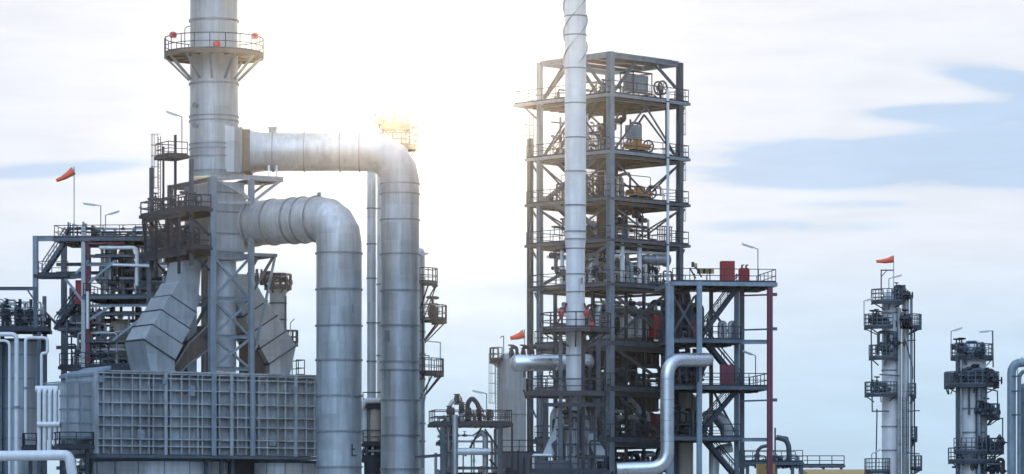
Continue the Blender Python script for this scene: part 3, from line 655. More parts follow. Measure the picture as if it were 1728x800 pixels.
mb = MB(); K.box(mb, uu(125), uu(138), .5, 1.2, K.z(512), K.z(472)); th.part('case', mb, 'red'); mb = MB(); K.box(mb, uu(126), uu(137), .46, .498, K.z(510), K.z(474)); th.part('door', mb, 'red')
windsock(124, 288, 95, 305, 400, 305, 'orange windsock drooping left on a thin mast above the far left pipe rack')
lamp(140, 343, 170, 347, 402, 306, 'pole lamp reaching left, second mast right of the far left windsock')
lamp(202, 356, 178, 363, 402, 307, 'pole lamp tilted up to the right on the far left pipe rack')
lamp(234, 350, 256, 355, 402, 306, 'small pole lamp on the pipe rack just left of the dark caged decks')
lamp(280, 188, 307, 197, 262, 302, 'pole lamp reaching left beside the flue stack, above the caged ladder')

# ================================================================== valve platform, tank and pipes at the left edge
Lf = Fr(0, 300, 5); lu = Lf.u
t = Thing('valve_platform', 'raised platform crowded with valves at the left edge of the picture', 'platform', Lf.p(0, 0, 0))
zd = Lf.z(553)
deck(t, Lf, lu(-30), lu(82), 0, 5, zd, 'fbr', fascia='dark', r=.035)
beam(t, Lf.at(-30, 487, 0), Lf.at(60, 487, 0), .3, .2); column(t, Lf, lu(60), 0, zd, Lf.z(484, lu(60)), .3); brace(t, Lf.at(47, 490, 0), Lf.at(59, 508, 0), .15)
for px, v in ((4, 4.5), (76, 4.5), (66, .3)): column(t, Lf, lu(px, v), v, 0, zd-.3, .35)
pp = Thing('valve_manifold', 'row of dark valves and goosenecks crowding the platform at the left edge', 'pipework', Lf.p(1, 2, zd))
piping(pp, Lf, lu(-10), lu(76), .5, 4.5, zd, zd+2.6, 24, 21, valves=.8)
for px in (12, 34, 52): c = Lf.at(px, 530, 1.5); pp.part('pipe', MB().tube([Lf.at(px, 553, 1.5), Lf.at(px, 505, 1.5)], .13, 8), 'dark'); valve(pp, c, Z, 1.6, -Lf.V)
t = tank('tall bluish tank behind white downpipes at the left edge', 34, 305, 1.9, Lf.z(568), 'tank', 10)
for py in (600, 640, 690, 740): t.part('ring', MB().band(V3((t.loc.x, t.loc.y, CZ+(HY-py)*.0508)), Z, 1.9, .15, .06), 'steel_light')
t = tank('bluish tank cut by the left picture edge, behind the downpipes', -32, 303, 1.7, Lf.z(572), 'tank', 10)
PIP = 'white insulated downpipes left of the casing box'
def ppipe(label, pts, r, mat, Y, br=.5, grp=None, cat='pipe', fl=()):
    P = [W(x, y, Y) for x, y in pts]; b = V3((P[-1].x, P[-1].y, 0)) if P[-1].z < 11 else P[-1]
    th = Thing('pipe', label, cat, b, grp); th.part('run', MB().tube(rnd_route(P, br), r, 14), mat)
    for i, tt in fl: mb = MB(); a, c = P[i], P[i+1]; flangepair(mb, a+(c-a)*tt, c-a, r); th.part('flange', mb, 'steel_light')
    return th
ppipe('white pipe bent down beside the left edge, in front of the tall bluish tank', [(-20, 564), (28, 564), (28, 810)], .19, 'white', 298, fl=((1, .5),))
ppipe('thin white pipe running down at the very left edge', [(-20, 575), (16, 575), (16, 810)], .12, 'white', 298)
ppipe('white pipe with an upside-down U bend right of the tall bluish tank', [(43, 740), (43, 570), (80, 570), (80, 596), (70, 596), (70, 655)], .13, 'white', 297, .35, fl=((0, .5),))
t = Thing('pipe_bank', 'bank of five white upright pipes under a header, left of the casing box', 'pipes', V3(((82-864)*291/F, 291, 0)))
for px in (66, 75, 84, 93, 101): t.part('pipe', MB().tube(rnd_route([W(px+10, 657, 292), W(px, 657, 291), W(px, 770, 291)], .4), .17, 12), 'white')
t.part('header', MB().tube([W(60, 657, 291.5), W(112, 657, 291.5)], .3, 14), 'white'); t.part('header', MB().tube([W(63, 716, 290.8), W(101, 716, 290.8)], .22, 14), 'white')
t.part('branch', MB().tube(rnd_route([W(100, 657, 291.5), W(130, 657, 291.5), W(138, 650, 296)], .3), .16, 12), 'white')
ppipe('fat pale horizontal pipe crossing the lower left corner', [(-40, 770), (112, 768), (118, 775), (124, 815)], .42, 'white', 285, 1.2, fl=())
P5 = Fr(100, 289, 20)
t = Thing('access_platform', 'small dark railed platform under the left end of the casing box', 'platform', P5.p(0, 0, 0))
deck(t, P5, 0, P5.u(158), 0, 3, P5.z(752), 'flr', fascia='dark', r=.045); column(t, P5, .3, .4, 0, P5.z(756), .3, 'dark'); column(t, P5, 2.4, .4, 0, P5.z(756), .3, 'dark')
t = Thing('access_platform', 'small dark railed platform below the white pipe with U bend', 'platform', G0(50, 293))
Q5 = Fr(38, 293, 5); deck(t, Q5, 0, Q5.u(62), 0, 3, Q5.z(754), 'flr', fascia='dark', r=.045); column(t, Q5, .6, 1, 0, Q5.z(757), .3, 'dark')
P6 = Fr(112, 297, 5); t = Thing('pipe_bridge', 'low pipe bridge below the casing box, in the lower left corner', 'steel frame', P6.p(0, 0, 0))
for px in (125, 150): column(t, P6, P6.u(px), 0, 0, P6.z(775), .35, 'dark')
beam(t, P6.at(95, 790, 0), P6.at(175, 786, 0), .3, .25, 'steel_light'); brace(t, P6.at(112, 815, 0), P6.at(135, 785, 0), .2)
piping(t, P6, 0, P6.u(160), .5, 4, 9, 12.2, 12, 33)

# ================================================================== slender columns behind the ducts
YM = 311.0
def cyl_thing(label, px, Y, rpx, py_top, mat, rings=(), name='process_column', cat='column', cap=.6, z0=0.0, seams=0, ringmat='flange', flat=False):
    c = G0(px, Y); r = S(rpx, Y); zt = CZ+(HY-py_top)*Y/F; th = Thing(name, label, cat, V3((c.x, c.y, z0)))
    pr = [(0, r), (zt-z0, r)] + ([] if flat else [(zt-z0+r*.28, r*.85), (zt-z0+r*.45, r*.5), (zt-z0+r*.5, .03)])
    s = th.part('shell', MB().lathe(V3((c.x, c.y, z0)), Z, pr, 36), mat)
    for py in rings: th.part('ring', MB().band(V3((c.x, c.y, CZ+(HY-py)*Y/F)), Z, r, .12, .08, 32), ringmat)
    return th
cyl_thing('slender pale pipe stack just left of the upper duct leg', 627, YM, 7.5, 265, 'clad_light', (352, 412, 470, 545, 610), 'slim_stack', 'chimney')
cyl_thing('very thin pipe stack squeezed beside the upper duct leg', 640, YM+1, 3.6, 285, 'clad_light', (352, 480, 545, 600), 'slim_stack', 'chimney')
MC = cyl_thing('tall column topped with railed decks behind the bend of the upper duct', 671, 316, 17, 228, 'clad', (260,))
c = G0(671, 316)
arcplat(MC, c, W(0, 248, 316).z, S(17, 316), S(33, 316), 0, 360, brackets=6, n=14, r=.05, mat='brown', rmat='brown', bmat='brown')
arcplat(MC, c, W(0, 214, 316).z, .3, S(30, 316), 60, 350, brackets=5, n=12, r=.05, mat='brown', rmat='brown', bmat='brown')
fM = Fr(671, 316, 0); piping(MC, fM, -1.8, 1.8, -1, 1, W(0, 226, 316).z, W(0, 180, 316).z, 12, 41, mats=('brown', 'flange'))
M2 = cyl_thing('pale column with three side galleries just right of the upper duct leg', 702, YM, 15, 425, 'clad_light', (470, 520, 560, 598, 640, 672, 715, 745, 770), cap=.4)
c = G0(702, YM)
for py, rp, a0, a1 in ((478, 37, -70, 40), (540, 52, -60, 60), (630, 47, -70, 50)):
    arcplat(M2, c, W(0, py, YM).z, S(15, YM), S(rp, YM), a0, a1, brackets=3, r=.04, bh=2.0, h=1.25, mat='dark')
fM2 = Fr(702, YM, 0); column(M2, fM2, S(12, YM), -.9, W(0, 640, YM).z, W(0, 478, YM).z, .12, 'dark'); valve(M2, W(730, 527, YM-.5), Z, 2.2)
brace(M2, W(712, 545, YM-.8), W(737, 480, YM-.8), .1, 'dark')
for pts in (((708, 574), (743, 578), (743, 605)), ((716, 512), (741, 515), (741, 530)), ((706, 600), (724, 600), (724, 640), (713, 690))): M2.part('pipe', MB().tube([W(x, y, YM-1) for x, y in pts], .05, 6), 'steel_light')
c = W(714, 560, YM-.5); M2.part('pipe', MB().tube([W(714, 560, YM-.8), W(714, 790, YM-.8)], .1, 8), 'zinc')
t = cyl_thing('grey column with a railed valve deck on top, half hidden behind the stack frame', 469, 316, 14, 484, 'steel_pale', (512, 540, 575), ringmat='steel')
c = G0(469, 316); arcplat(t, c, W(0, 484, 316).z, .2, S(23, 316), 0, 360, mat='dark', brackets=6, r=.05, n=14, bh=1.0)
c2 = G0(490, 316); arcplat(t, c2, W(0, 579, 316).z, .2, S(13, 316), 0, 360, mat='dark', brackets=3, r=.05, n=10, bh=.6); f9 = Fr(469, 316, 0); piping(t, f9, -2.0, .9, -1, 1, W(0, 482, 316).z, W(0, 455, 316).z, 12, 46, mats=('dark', 'steel'), valves=.8)
t.part('davit', MB().bar(W(490, 579, 315), W(490, 545, 315), .08).bar(W(490, 545, 315), W(497, 538, 315), .08), 'steel_light'); column(t, f9, S(13, 316), -.3, 0, W(0, 500, 316).z, .2, 'steel')
lamp(723, 427, 707, 431, 470, YM-1, 'tiny pole lamp just right of the upper duct leg')
t = Thing('equipment_skid', 'dark equipment and railed platforms in the gap between the two thick duct legs', 'platform', G0(626, 303))
fr = Fr(612, 303, 0)
for py in (684, 748, 775): deck(t, fr, 0, fr.u(648), 0, 3, fr.z(py), 'f', fascia='dark', r=.04)
for px, v in ((618, .4), (632, 2), (642, .5)): column(t, fr, fr.u(px), v, 0, fr.z(684), .3, 'brown' if px == 632 else 'steel')
for px, rr, pt, pb, mt in ((616, .4, 690, 745, 'clad_light'), (633, .5, 690, 745, 'beige'), (630, .8, 768, 800, 'dark')): t.part('vessel', MB().lathe(W(px, pb, 303.6), Z, [(0, rr), (S(pb-pt, 303.6), rr)], 16), mt)
t.part('pipe', MB().tube(rnd_route([W(610, 690, 303), W(616, 676, 303), W(645, 676, 303)], .3), .25, 10), 'white')
piping(t, fr, 0, 1.6, .1, 2, fr.z(775), fr.z(735), 10, 44)

# ================================================================== small pipe trestle in the middle
Q = Fr(735, 297, 8); qu = Q.u
t = Thing('pipe_trestle', 'small railed steel trestle with gooseneck pipes on top, left of the grey vessel', 'steel frame', Q.p(0, 0, 0))
zq = Q.z(714)
deck(t, Q, qu(733), qu(864), 0, 4, zq, 'fblr', fascia='dark', r=.04, h=1) if False else deck(t, Q, qu(733), qu(864), 0, 4, zq, 'fblr', fascia='dark', r=.04)
for px, v, w, mt in ((747, .2, .4, 'steel'), (762, 1.5, .45, 'steel'), (843, .2, .35, 'steel'), (864, .2, .16, 'dark'), (752, 3.6, .3, 'steel'), (845, 3.6, .3, 'steel')): column(t, Q, qu(px, v), v, 0, zq-.28, w, mt)
for py in (765, 790): beam(t, Q.at(747, py, .2), Q.at(843, py, .2), .25, .2); 
beam(t, Q.at(700, 772, 1), Q.at(747, 768, 1), .25, .2)
for a, b in (((738, 722), (750, 745)), ((785, 770), (812, 722)), ((818, 724), (843, 760)), ((826, 775), (843, 795)), ((843, 725), (828, 718))): brace(t, Q.at(*a, .2), Q.at(*b, .2), .15, 'dark')
t.part('pipe', MB().tube(rnd_route([Q.at(757, 800, 1), Q.at(757, 690, 1), Q.at(763, 676, 1), Q.at(779, 674, 1), Q.at(779, 714, 1)], .8), .17, 10), 'zinc')
t.part('pipe', MB().tube(rnd_route([Q.at(789, 714, 1), Q.at(789, 680, 1), Q.at(797, 671, 1), Q.at(808, 684, 1), Q.at(810, 714, 1)], .8), .2, 10), 'dark')
t.part('pipe', MB().tube(rnd_route([Q.at(768, 800, -.1), Q.at(768, 700, -.1)], .8), .26, 12), 'zinc')
t.part('pipe', MB().tube(rnd_route([Q.at(819, 800, .6), Q.at(819, 735, .6), Q.at(812, 729, .6), Q.at(800, 738, .6)], .8), .24, 12), 'zinc')
t.part('pipe', MB().tube(rnd_route([Q.at(772, 762, -.2), Q.at(826, 762, -.2)], .8), .3, 12), 'clad_light')
for px, py in ((779, 688), (808, 695), (771, 674), (758, 694), (789, 700), (825, 700)): valve(t, Q.at(px, py, 1), Z, 1.3, -Q.V)
piping(t, Q, .3, 6, .5, 3.5, zq, zq+1.4, 10, 51, mats=('dark', 'steel')); piping(t, Q, .3, 6, .5, 3.5, 8, zq-.4, 10, 52)
lamp(797, 659, 821, 664, 712, 298, 'pole lamp above the small pipe trestle, left of the grey vessel')

# ================================================================== grey vessel, silver drum and windsock left of the tower
t = cyl_thing('tall plain grey vessel with a caged ladder behind the small pipe trestle', 864, 322, 24, 606, 'steel_pale', (700,), 'storage_vessel', 'vessel')
c = G0(864, 322); arcplat(t, c, W(0, 608, 322).z, S(24, 322), S(38, 322), 150, 230, brackets=2, r=.04, mat='dark', bh=.6)
ladder(t, V3((c.x-S(26, 322), c.y-.6, W(0, 720, 322).z)), S(112, 322), V3((-1, -.4, 0)), mat='steel')
t.part('pipe', MB().tube([W(893, 640, 318), W(893, 790, 318)], .22, 10), 'clad_light')
t.part('davit', MB().tube(rnd_route([W(850, 606, 321), W(850, 566, 321), W(844, 570, 321)], .3), .04, 6), 'dark')
t = Thing('drum', 'bright silver horizontal drum reaching left out of the tower base', 'drum', W(930, 625, 306))
a = W(868, 613, 289); b = W(995, 611, 291.5); small_drum(t, a, (b-a).normalized(), (b-a).length, .68, 'silver')
for px in (885, 935): p = W(px, 626, 289.6); t.part('saddle', MB().obox(p+V3((-.12, -.4, -.5)), V3((.25, 0, 0)), V3((0, .8, 0)), Z*.6), 'steel')
pm = Thing('pipe_elbows', 'dark pipe elbows and valves on top of the silver horizontal drum', 'pipework', W(885, 601, 290))
for px in (863, 883, 898): pm.part('pipe', MB().tube(rnd_route([W(px, 604, 290), W(px, 586, 290), W(px+9, 586, 290), W(px+10, 604, 290)], .4), .14, 8), 'dark'); valve(pm, W(px, 596, 289.8), Z, 1.1)
windsock(884, 563, 861, 571, 602, 292, 'orange windsock over the silver drum, left of the big steel tower')

# ================================================================== the big steel tower
T = Fr(1030, 296, 45); sU = T.u(1147); sV = T.v(911)
tw = Thing('process_tower', 'tall open steel tower with five railed decks, seen corner-on', 'steel tower', T.p(0, 0, 0))
ZR = T.z(92); LV = [T.z(py) for py in (158, 254, 333, 403, 478)]
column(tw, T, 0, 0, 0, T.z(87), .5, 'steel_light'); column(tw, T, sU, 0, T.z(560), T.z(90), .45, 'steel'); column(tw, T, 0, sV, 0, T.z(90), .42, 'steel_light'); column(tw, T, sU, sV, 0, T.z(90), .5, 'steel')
column(tw, T, 0, sV+1.15, 0, LV[0]-3, .4, 'steel'); column(tw, T, sU-1.6, 0, LV[0]-4.9, LV[0], .22, 'dark')
def ring_beams(z, h=.45, mat='steel'):
    for a, b in (((.2, 0), (sU-.2, 0)), ((0, .2), (0, sV-.2)), ((.2, sV), (sU-.2, sV)), ((sU, .2), (sU, sV-.2))): beam(tw, T.p(*a, z), T.p(*b, z), h, .28, mat)
ring_beams(ZR, .4, 'steel_light')
for k in (1, 2, 3): beam(tw, T.p(.2, sV*k/4, ZR+.02), T.p(sU-.2, sV*k/4, ZR+.02), .3, .2)
mb = MB(); T.box(mb, .4, sU-.4, .5, sV*.62, ZR+.3, ZR+.36); tw.part('roof_plate', mb, 'steel_light')
ov = [(1.6, .9), (.9, .9), (.9, .9), (.9, .9), (.5, .5)]
for i, z in enumerate(LV):
    o, o2 = ov[i]
    deck(tw, T, -.25, sU+o2, -.25, sV+o+(1.2 if i == 0 else .5), z, 'fblr', mat='brown' if i < 3 else 'grate', fascia='steel_light' if i < 2 else 'steel', r=.03, joist=1.0, fh=.22)
    ring_beams(z-.42, .2)
    for vv in (.2, sV-.3): brace(tw, T.p(sU+o2-.1, vv, z-.35), T.p(sU+.1, vv, z-1.5), .13, 'steel')
    for uu2 in (.2, sU-.3): brace(tw, T.p(uu2, sV+o+.3, z-.35), T.p(uu2, sV+.1, z-1.7), .13, 'steel')
m_ = sU/2; mv = sV/2
def vee(z0, z1, up):                                    # inverted V when up
    for fa in (lambda s: T.p(s*sU, -.02, 0), lambda s: T.p(-.02, s*sV, 0), lambda s: T.p(s*sU, sV, 0), lambda s: T.p(sU, s*sV, 0)):
        for s in (.04, .96):
            p, q = fa(s), fa(.5)
            if up: brace(tw, p+Z*z0, q+Z*z1, .12)
            else: brace(tw, p+Z*z1, q+Z*z0, .12)
for s0, s1 in ((.06, .36), (.94, .64)):
    brace(tw, T.p(s0*sU, 0, LV[0]+.3) if s0 < .5 else T.p(s0*sU, 0, LV[0]+1.2), T.p(s1*sU, 0, ZR-.3), .2); brace(tw, T.p(0, s0*sV, LV[0]+.3), T.p(0, s1*sV, ZR-.3), .2); brace(tw, T.p(s0*sU, sV, LV[0]+.3), T.p(s1*sU, sV, ZR-.3), .2)
vee(LV[1], LV[0]-.7, True); vee(LV[2]+.6, LV[1]-.7, False); vee(LV[3]+.9, LV[2]-.7, False)
brace(tw, T.p(0, sV-.2, LV[4]+.2), T.p(0, .3, LV[3]-.6), .22); brace(tw, T.p(0, sV-.2, LV[2]), T.p(0, sV*.2, LV[1]-.5), .3); brace(tw, T.p(0, sV-.2, LV[1]-3.4), T.p(0, sV*.2, LV[1]-6.2), .3)
stair(tw, T.p(.9, sV*.35, LV[2]), T.p(.9, sV*.92, LV[1]), T.U*.8, 'dark'); stair(tw, T.p(.9, sV*.35, LV[3]), T.p(.9, sV*.92, LV[2]), T.U*.8, 'dark'); stair(tw, T.p(.9, sV*.92, LV[1]), T.p(.9, sV*.3, LV[0]), T.U*.8, 'dark')
for z0, z1 in ((LV[1], LV[0]), (LV[2], LV[1]), (LV[3], LV[2])):
    ladder(tw, T.p(sU+.55, .7, z0), z1-z0, T.U-T.V*.3, mat='steel'); 
ladder(tw, T.p(.5, sV+1.5, LV[1]), LV[0]-LV[1]-1, T.V, mat='brown')
# lower levels below the fifth deck, toward ground
for py in (575, 652, 738):
    z = T.z(py); deck(tw, T, -.25, sU+.3, -.25, sV+.4, z, 'fblr', fascia='steel', r=.035, joist=.9, fh=.4); ring_beams(z-.6, .35)
for a, b, v in (((1040, 500), (1120, 565), 0), ((1120, 500), (1040, 565), 0), ((1040, 590), (1120, 645), 0), ((1045, 670), (1110, 730), 0), ((1115, 560), (1080, 520), 0)): brace(tw, T.at(a[0], a[1], v), T.at(b[0], b[1], v), .2, 'steel')
for z_ in (T.z(575), T.z(652)):
    for vv in (1.5, 4.2): th = Thing('fin_cooler', 'dark boxy cooler slung under the %s deck of the tower, %s' % ('sixth' if z_ > T.z(600) else 'seventh', 'near the front corner' if vv < 2 else 'farther back'), 'cooler', T.p(2, vv, z_-1.6)); mb = MB(); T.box(mb, 1.0, sU-1, vv, vv+2, z_-1.9, z_-.75); th.part('housing', mb, 'dark'); mb = MB(); [T.box(mb, 1.1+k*.6, 1.2+k*.6, vv-.08, vv-.003, z_-1.85, z_-.8) for k in range(11)]; th.part('louvre', mb, 'steel')
for px, v in ((1058, .1), (1088, .1)): column(tw, T, T.u(px), v, 0, LV[4]-.6, .22, 'dark')
for vv in (2.0, 4.3, 6.4): column(tw, T, -.02, vv, 0, LV[4]-.6, .24, 'dark')
# contents of the tower
t = Thing('process_vessel', 'tall brown vessel standing inside the tower behind its front corner column', 'vessel', T.p(3.3, 3.6, LV[3]))
bse = T.p(3.2, 3.4, LV[3]); h1 = LV[0]-.9-LV[3]
t.part('shell', MB().lathe(bse, Z, [(0, .9), (h1*.3, .9), (h1*.3+.02, 1.1), (h1*.3+.25, 1.1), (h1*.3+.27, .85), (h1*.62, .85), (h1*.62+.02, .62), (h1*.85, .62), (h1*.86, .8), (h1*.9, .8), (h1*.91, .35), (h1, .35)], 24), 'brown')
for k, zz_ in enumerate((1.5, 4.2, 6.4, 8.6, 10.4)):
    a = bse+Z*zz_; d = (T.U*(-1) if k % 2 else T.U)-T.V*.6; t.part('nozzle', MB().tube(rnd_route([a, a+d.normalized()*1.5, a+d.normalized()*1.5+Z*.9], .3), .2, 8), 'brown')
    mb = MB(); flangepair(mb, a+d.normalized()*1.2, d, .2); t.part('flange', mb, 'dark')
def cabinet(label, c, U, Vv, w, d, h, mat, legs=.0, open_=False, name='cabinet', cat='cabinet', group=None):
    th = Thing(name, label, cat, c, group); c = V3(c)
    if open_:
        fm = MB()
        for a in (0, 1):
            for b in (0, 1): p = c+U*w*a+Vv*d*b; fm.bar(p, p+Z*(h+legs), .1)
        for b in (0, 1):
            for zz_ in (legs, legs+h): fm.bar(c+Vv*d*b+Z*zz_, c+Vv*d*b+U*w+Z*zz_, .12)
        for a in (0, 1):
            for zz_ in (legs, legs+h): fm.bar(c+U*w*a+Z*zz_, c+U*w*a+Vv*d+Z*zz_, .12)
        th.part('frame', fm, 'dark'); th.part('panel', MB().obox(c+U*.18+Vv*.25+Z*(legs+.2), U*(w-.36), Vv*(d-.5), Z*(h-.4)), mat)
    else:
        th.part('case', MB().obox(c+Z*legs, U*w, Vv*d, Z*h), mat)
        th.part('door', MB().obox(c+Z*(legs+.06)+U*.06-Vv*.03, U*(w*.5-.08), Vv*.028, Z*(h-.12)), mat); th.part('door', MB().obox(c+Z*(legs+.06)+U*(w*.5+.02)-Vv*.03, U*(w*.5-.08), Vv*.028, Z*(h-.12)), mat)
        th.part('handle', MB().obox(c+Z*(legs+h*.5)+U*(w*.5-.1)-Vv*.08, U*.04, Vv*.05, Z*.25), 'dark')
        if legs > 0: mb = MB(); [mb.bar(c+U*a+Vv*b, c+U*a+Vv*b+Z*legs, .08) for a in (.1, w-.1) for b in (.1, d-.1)]; th.part('leg', mb, 'dark')
    return th
U_, V_ = T.U, T.V
cabinet('grey panel in an open dark frame on the top deck of the tower', T.p(T.u(1076), .5, LV[0]), U_, V_, 2.3, 1.5, 1.75, 'steel_light', .45, True, 'panel_unit', 'equipment')
t = Thing('hose_reel', 'round dark reel beside the framed panel on the top deck of the tower', 'reel', T.p(T.u(1125), .4, LV[0]))
c = T.p(T.u(1125), .45, LV[0]+1.15); t.part('drum', MB().wheel(c, T.V, .55, .08, 16), 'dark'); t.part('drum', MB().wheel(c+T.V*.5, T.V, .55, .08, 16), 'dark'); t.part('core', MB().rod(c-T.V*.05, c+T.V*.6, .22, 12), 'zinc'); t.part('stand', MB().bar(c+T.V*.25-Z*.2, c+T.V*.25-Z*1.15, .2), 'dark')
def machine(label, px, z, w, mat, box):
    u = T.u(px); th = Thing('motor_unit', label, 'machine', T.p(u, .6, z), 'orange motor units on the tower')
    mb = MB(); T.box(mb, u, u+w, .6, 1.5, z+.5, z+.95); th.part('bed', mb, mat)
    mb = MB(); T.box(mb, u+w*.2, u+w*.35, .7, 1.4, z+.0, z+.5); T.box(mb, u+w*.65, u+w*.8, .7, 1.4, z+.0, z+.5); th.part('foot', mb, 'dark')
    th.part('motor', MB().lathe(T.p(u+w*.3, 1.05, z+1.15), T.U, [(0, .12), (.1, .24), (w*.35, .24), (w*.4, .12)], 12), mat)
    th.part('handwheel', MB().wheel(T.p(u+w+.2, .9, z+.85), T.V+T.U*.3, .5, .07, 14), 'dark')
    if box: mb = MB(); T.box(mb, u+.05, u+w*.62, .75, 1.5, z+1.42, z+2.5); th.part('control_box', mb, 'steel_light')
    return th
machine('orange motor unit under a grey box on the second deck of the tower', 1076, LV[1], 2.1, 'orange', True)
machine('orange motor unit without a box on the third deck of the tower', 1078, LV[2], 2.3, 'orange', False)
t = Thing('valve_bank', 'small dark valves with upright stems on the fourth deck of the tower', 'pipework', T.p(T.u(1062), .8, LV[3]))
for px, h in ((1062, 1.8), (1070, 2.4), (1086, 2.2), (1096, 1.9), (1050, 1.5)): b = T.p(T.u(px), .8, LV[3]); t.part('stem', MB().rod(b, b+Z*h, .07, 6), 'steel'); valve(t, b+Z*h, T.U, 1.1, Z)
t.part('header', MB().rod(T.p(T.u(1045), .8, LV[3]+1.3), T.p(T.u(1102), .8, LV[3]+1.3), .14, 8), 'dark')
t = Thing('cage', 'dark barred enclosure at the right end of the fourth tower deck', 'enclosure', T.p(T.u(1112), .1, LV[3]))
mb = MB(); ua, ub = T.u(1111), T.u(1136); k = ua
while k < ub: mb.bar(T.p(k, .1, LV[3]), T.p(k, .1, LV[3]+1.45), .07); k += .22
for z in (.1, .75, 1.45): mb.bar(T.p(ua, .1, LV[3]+z), T.p(ub, .1, LV[3]+z), .08)
t.part('bars', mb, 'dark')
t = Thing('riser_pipe', 'thin pale riser pipe running down the right face of the tower', 'pipe', T.p(T.u(1127), -.4, LV[4]))
t.part('run', MB().tube([T.at(1127, 478, -.4), T.at(1127, 150, -.4)], .12, 10), 'white')
for z in LV[:4]: t.part('clamp', MB().band(T.p(T.u(1127, -.4), -.4, z-.15), Z, .12, .12, .06, 10), 'steel')
for i, (z0, z1, n, sd, desc) in enumerate(((LV[0], LV[0]+1.6, 12, 61, 'top'), (LV[1], LV[1]+3.4, 22, 62, 'second'), (LV[2], LV[2]+2.8, 24, 63, 'third'), (LV[3], LV[3]+2.3, 34, 64, 'fourth'))):
    t = Thing('deck_pipework', 'thin pipes and valves spread over the %s deck of the tower' % desc, 'pipework', T.p(3, 3, z0))
    piping(t, T, .4, sU-.4, 1.6, sV-.4, z0, z1, n, sd, rr=(.035, .1), mats=('brown', 'flange', 'steel', 'zinc'))
t = Thing('deck_pipework', 'dense pale pipes between the fourth and fifth decks of the tower', 'pipework', T.p(3, 3, LV[4]))
for px in (1050, 1079): t.part('pipe', MB().tube([T.at(px, 478, .3), T.at(px, 412, .3)], .2, 10), 'white')
pipe(t, [T.at(1035, 432, .2), T.at(1050, 432, .2), T.at(1050, 410, .2)], .14, 'white'); pipe(t, [T.at(1040, 424, .4), T.at(1125, 428, .4)], .12, 'white')
for px, r_ in ((1095, .4), (1113, .5)): c = T.at(px, 438, .6); t.part('exchanger', MB().lathe(c-T.U*.9, T.U, [(0, .1), (.1, r_*.8), (.3, r_), (1.6, r_), (1.62, r_*1.2), (1.75, r_*1.2), (1.77, r_*.8), (1.95, .1)], 14), 'zinc')
piping(t, T, .3, sU-.3, .3, sV-.3, LV[4], LV[3]-.6, 46, 65, rr=(.06, .18), mats=('steel_light', 'zinc', 'clad_light', 'dark', 'steel'))
t = Thing('deck_pipework', 'tangle of pipes, drums and valves just under the fifth tower deck', 'pipework', T.p(3, 3, T.z(575)))
piping(t, T, .3, sU-.3, .3, sV-.3, T.z(575), LV[4]-1, 46, 66, rr=(.07, .22), mats=('zinc', 'dark', 'steel', 'clad_light', 'steel'))
for px, pt in ((1058, 530), (1083, 535)): t.part('drum', MB().lathe(T.at(px, 573, .9), Z, [(0, .3), (.2, .6), (1.7, .6), (1.9, .3), (2.6, .25)], 16), 'clad_light')
t = Thing('deck_pipework', 'dark pipes and valves between the two lowest tower decks', 'pipework', T.p(3, 3, T.z(738)))
piping(t, T, .3, sU-.3, .3, sV-.3, T.z(738), T.z(665), 30, 67, rr=(.07, .2), mats=('steel', 'dark', 'zinc', 'clad'))
for a in (((1040, 705), (1068, 705), (1078, 712), (1078, 738)), ((1052, 680), (1062, 672), (1078, 690), (1078, 700))): t.part('pipe', MB().tube(rnd_route([T.at(x, y, .4) for x, y in a], .5), .22, 10), 'zinc')
valve(t, T.at(1078, 722, .4), Z, 2.0, -T.V)
t = Thing('deck_pipework', 'dark machinery and pipes on the tower deck just above the lowest one', 'pipework', T.p(3, 3, T.z(652)))
piping(t, T, .3, sU-.3, .3, sV-.3, T.z(652), T.z(590), 34, 68, rr=(.07, .2), mats=('steel', 'dark', 'dark', 'zinc'))
t = Thing('deck_pipework', 'dark pipes and pump bodies under the lowest tower deck', 'pipework', T.p(3, 3, T.z(800)))
piping(t, T, .3, sU-.3, .3, sV-.3, T.z(800), T.z(752), 24, 69, rr=(.1, .25), mats=('steel', 'dark', 'zinc'))

# ================================================================== lower wing on the right of the tower
B = Fr(1130, 292, 8); bu = B.u
wg = Thing('stair_wing', 'lower steel wing with zigzag stairs on the right side of the tower', 'steel frame', B.p(0, 0, 0))
for px, v, py, mt, w, nm in ((1130, 0, 478, 'steel_light', .62, 'column'), (1180, -.6, 475, 'steel_light', .4, 'column'), (1243, .8, 480, 'steel', .36, 'column'), (1252, 3.2, 480, 'steel', .36, 'column'), (1299, -.2, 480, 'maroon', .42, 'column'), (1160, 7, 478, 'steel', .35, 'column'), (1200, 7, 478, 'steel', .3, 'column'), (1140, 3.5, 478, 'dark', .5, 'column')):
    column(wg, B, bu(px, v), v, 0, B.z(py, bu(px, v), v), w, mt)
za, zb_, zc_, zd_ = B.z(476), B.z(573), B.z(652), B.z(738)
deck(wg, B, bu(1133), bu(1308), -.4, 7.2, za, 'fbr', fascia='steel_light', r=.03, fh=.3)
deck(wg, B, bu(1133), bu(1250), -.2, 7.2, zb_, 'fbr', fascia='steel', r=.035, fh=.26); beam(wg, B.at(1250, 577, 0), B.at(1299, 577, 0), .35, .25, 'steel_light')
deck(wg, B, bu(1133), bu(1296), -.2, 7.2, zc_, 'fbr', fascia='steel', r=.035, fh=.26)
deck(wg, B, bu(1133), bu(1250), -.2, 7.2, zd_, 'fb', fascia='steel', r=.035, fh=.26); beam(wg, B.at(1250, 742, 0), B.at(1299, 742, 0), .3, .25, 'steel_light')
for py, m2 in ((497, 'maroon'), (555, 'steel'), (675, 'steel')): wg.part('rod', MB().bar(B.at(1250, py+2, -.3), B.at(1311, py, -.3), .14), m2); wg.part('cap', MB().bar(B.at(1303, py, -.3), B.at(1311, py, -.3), .26), m2)
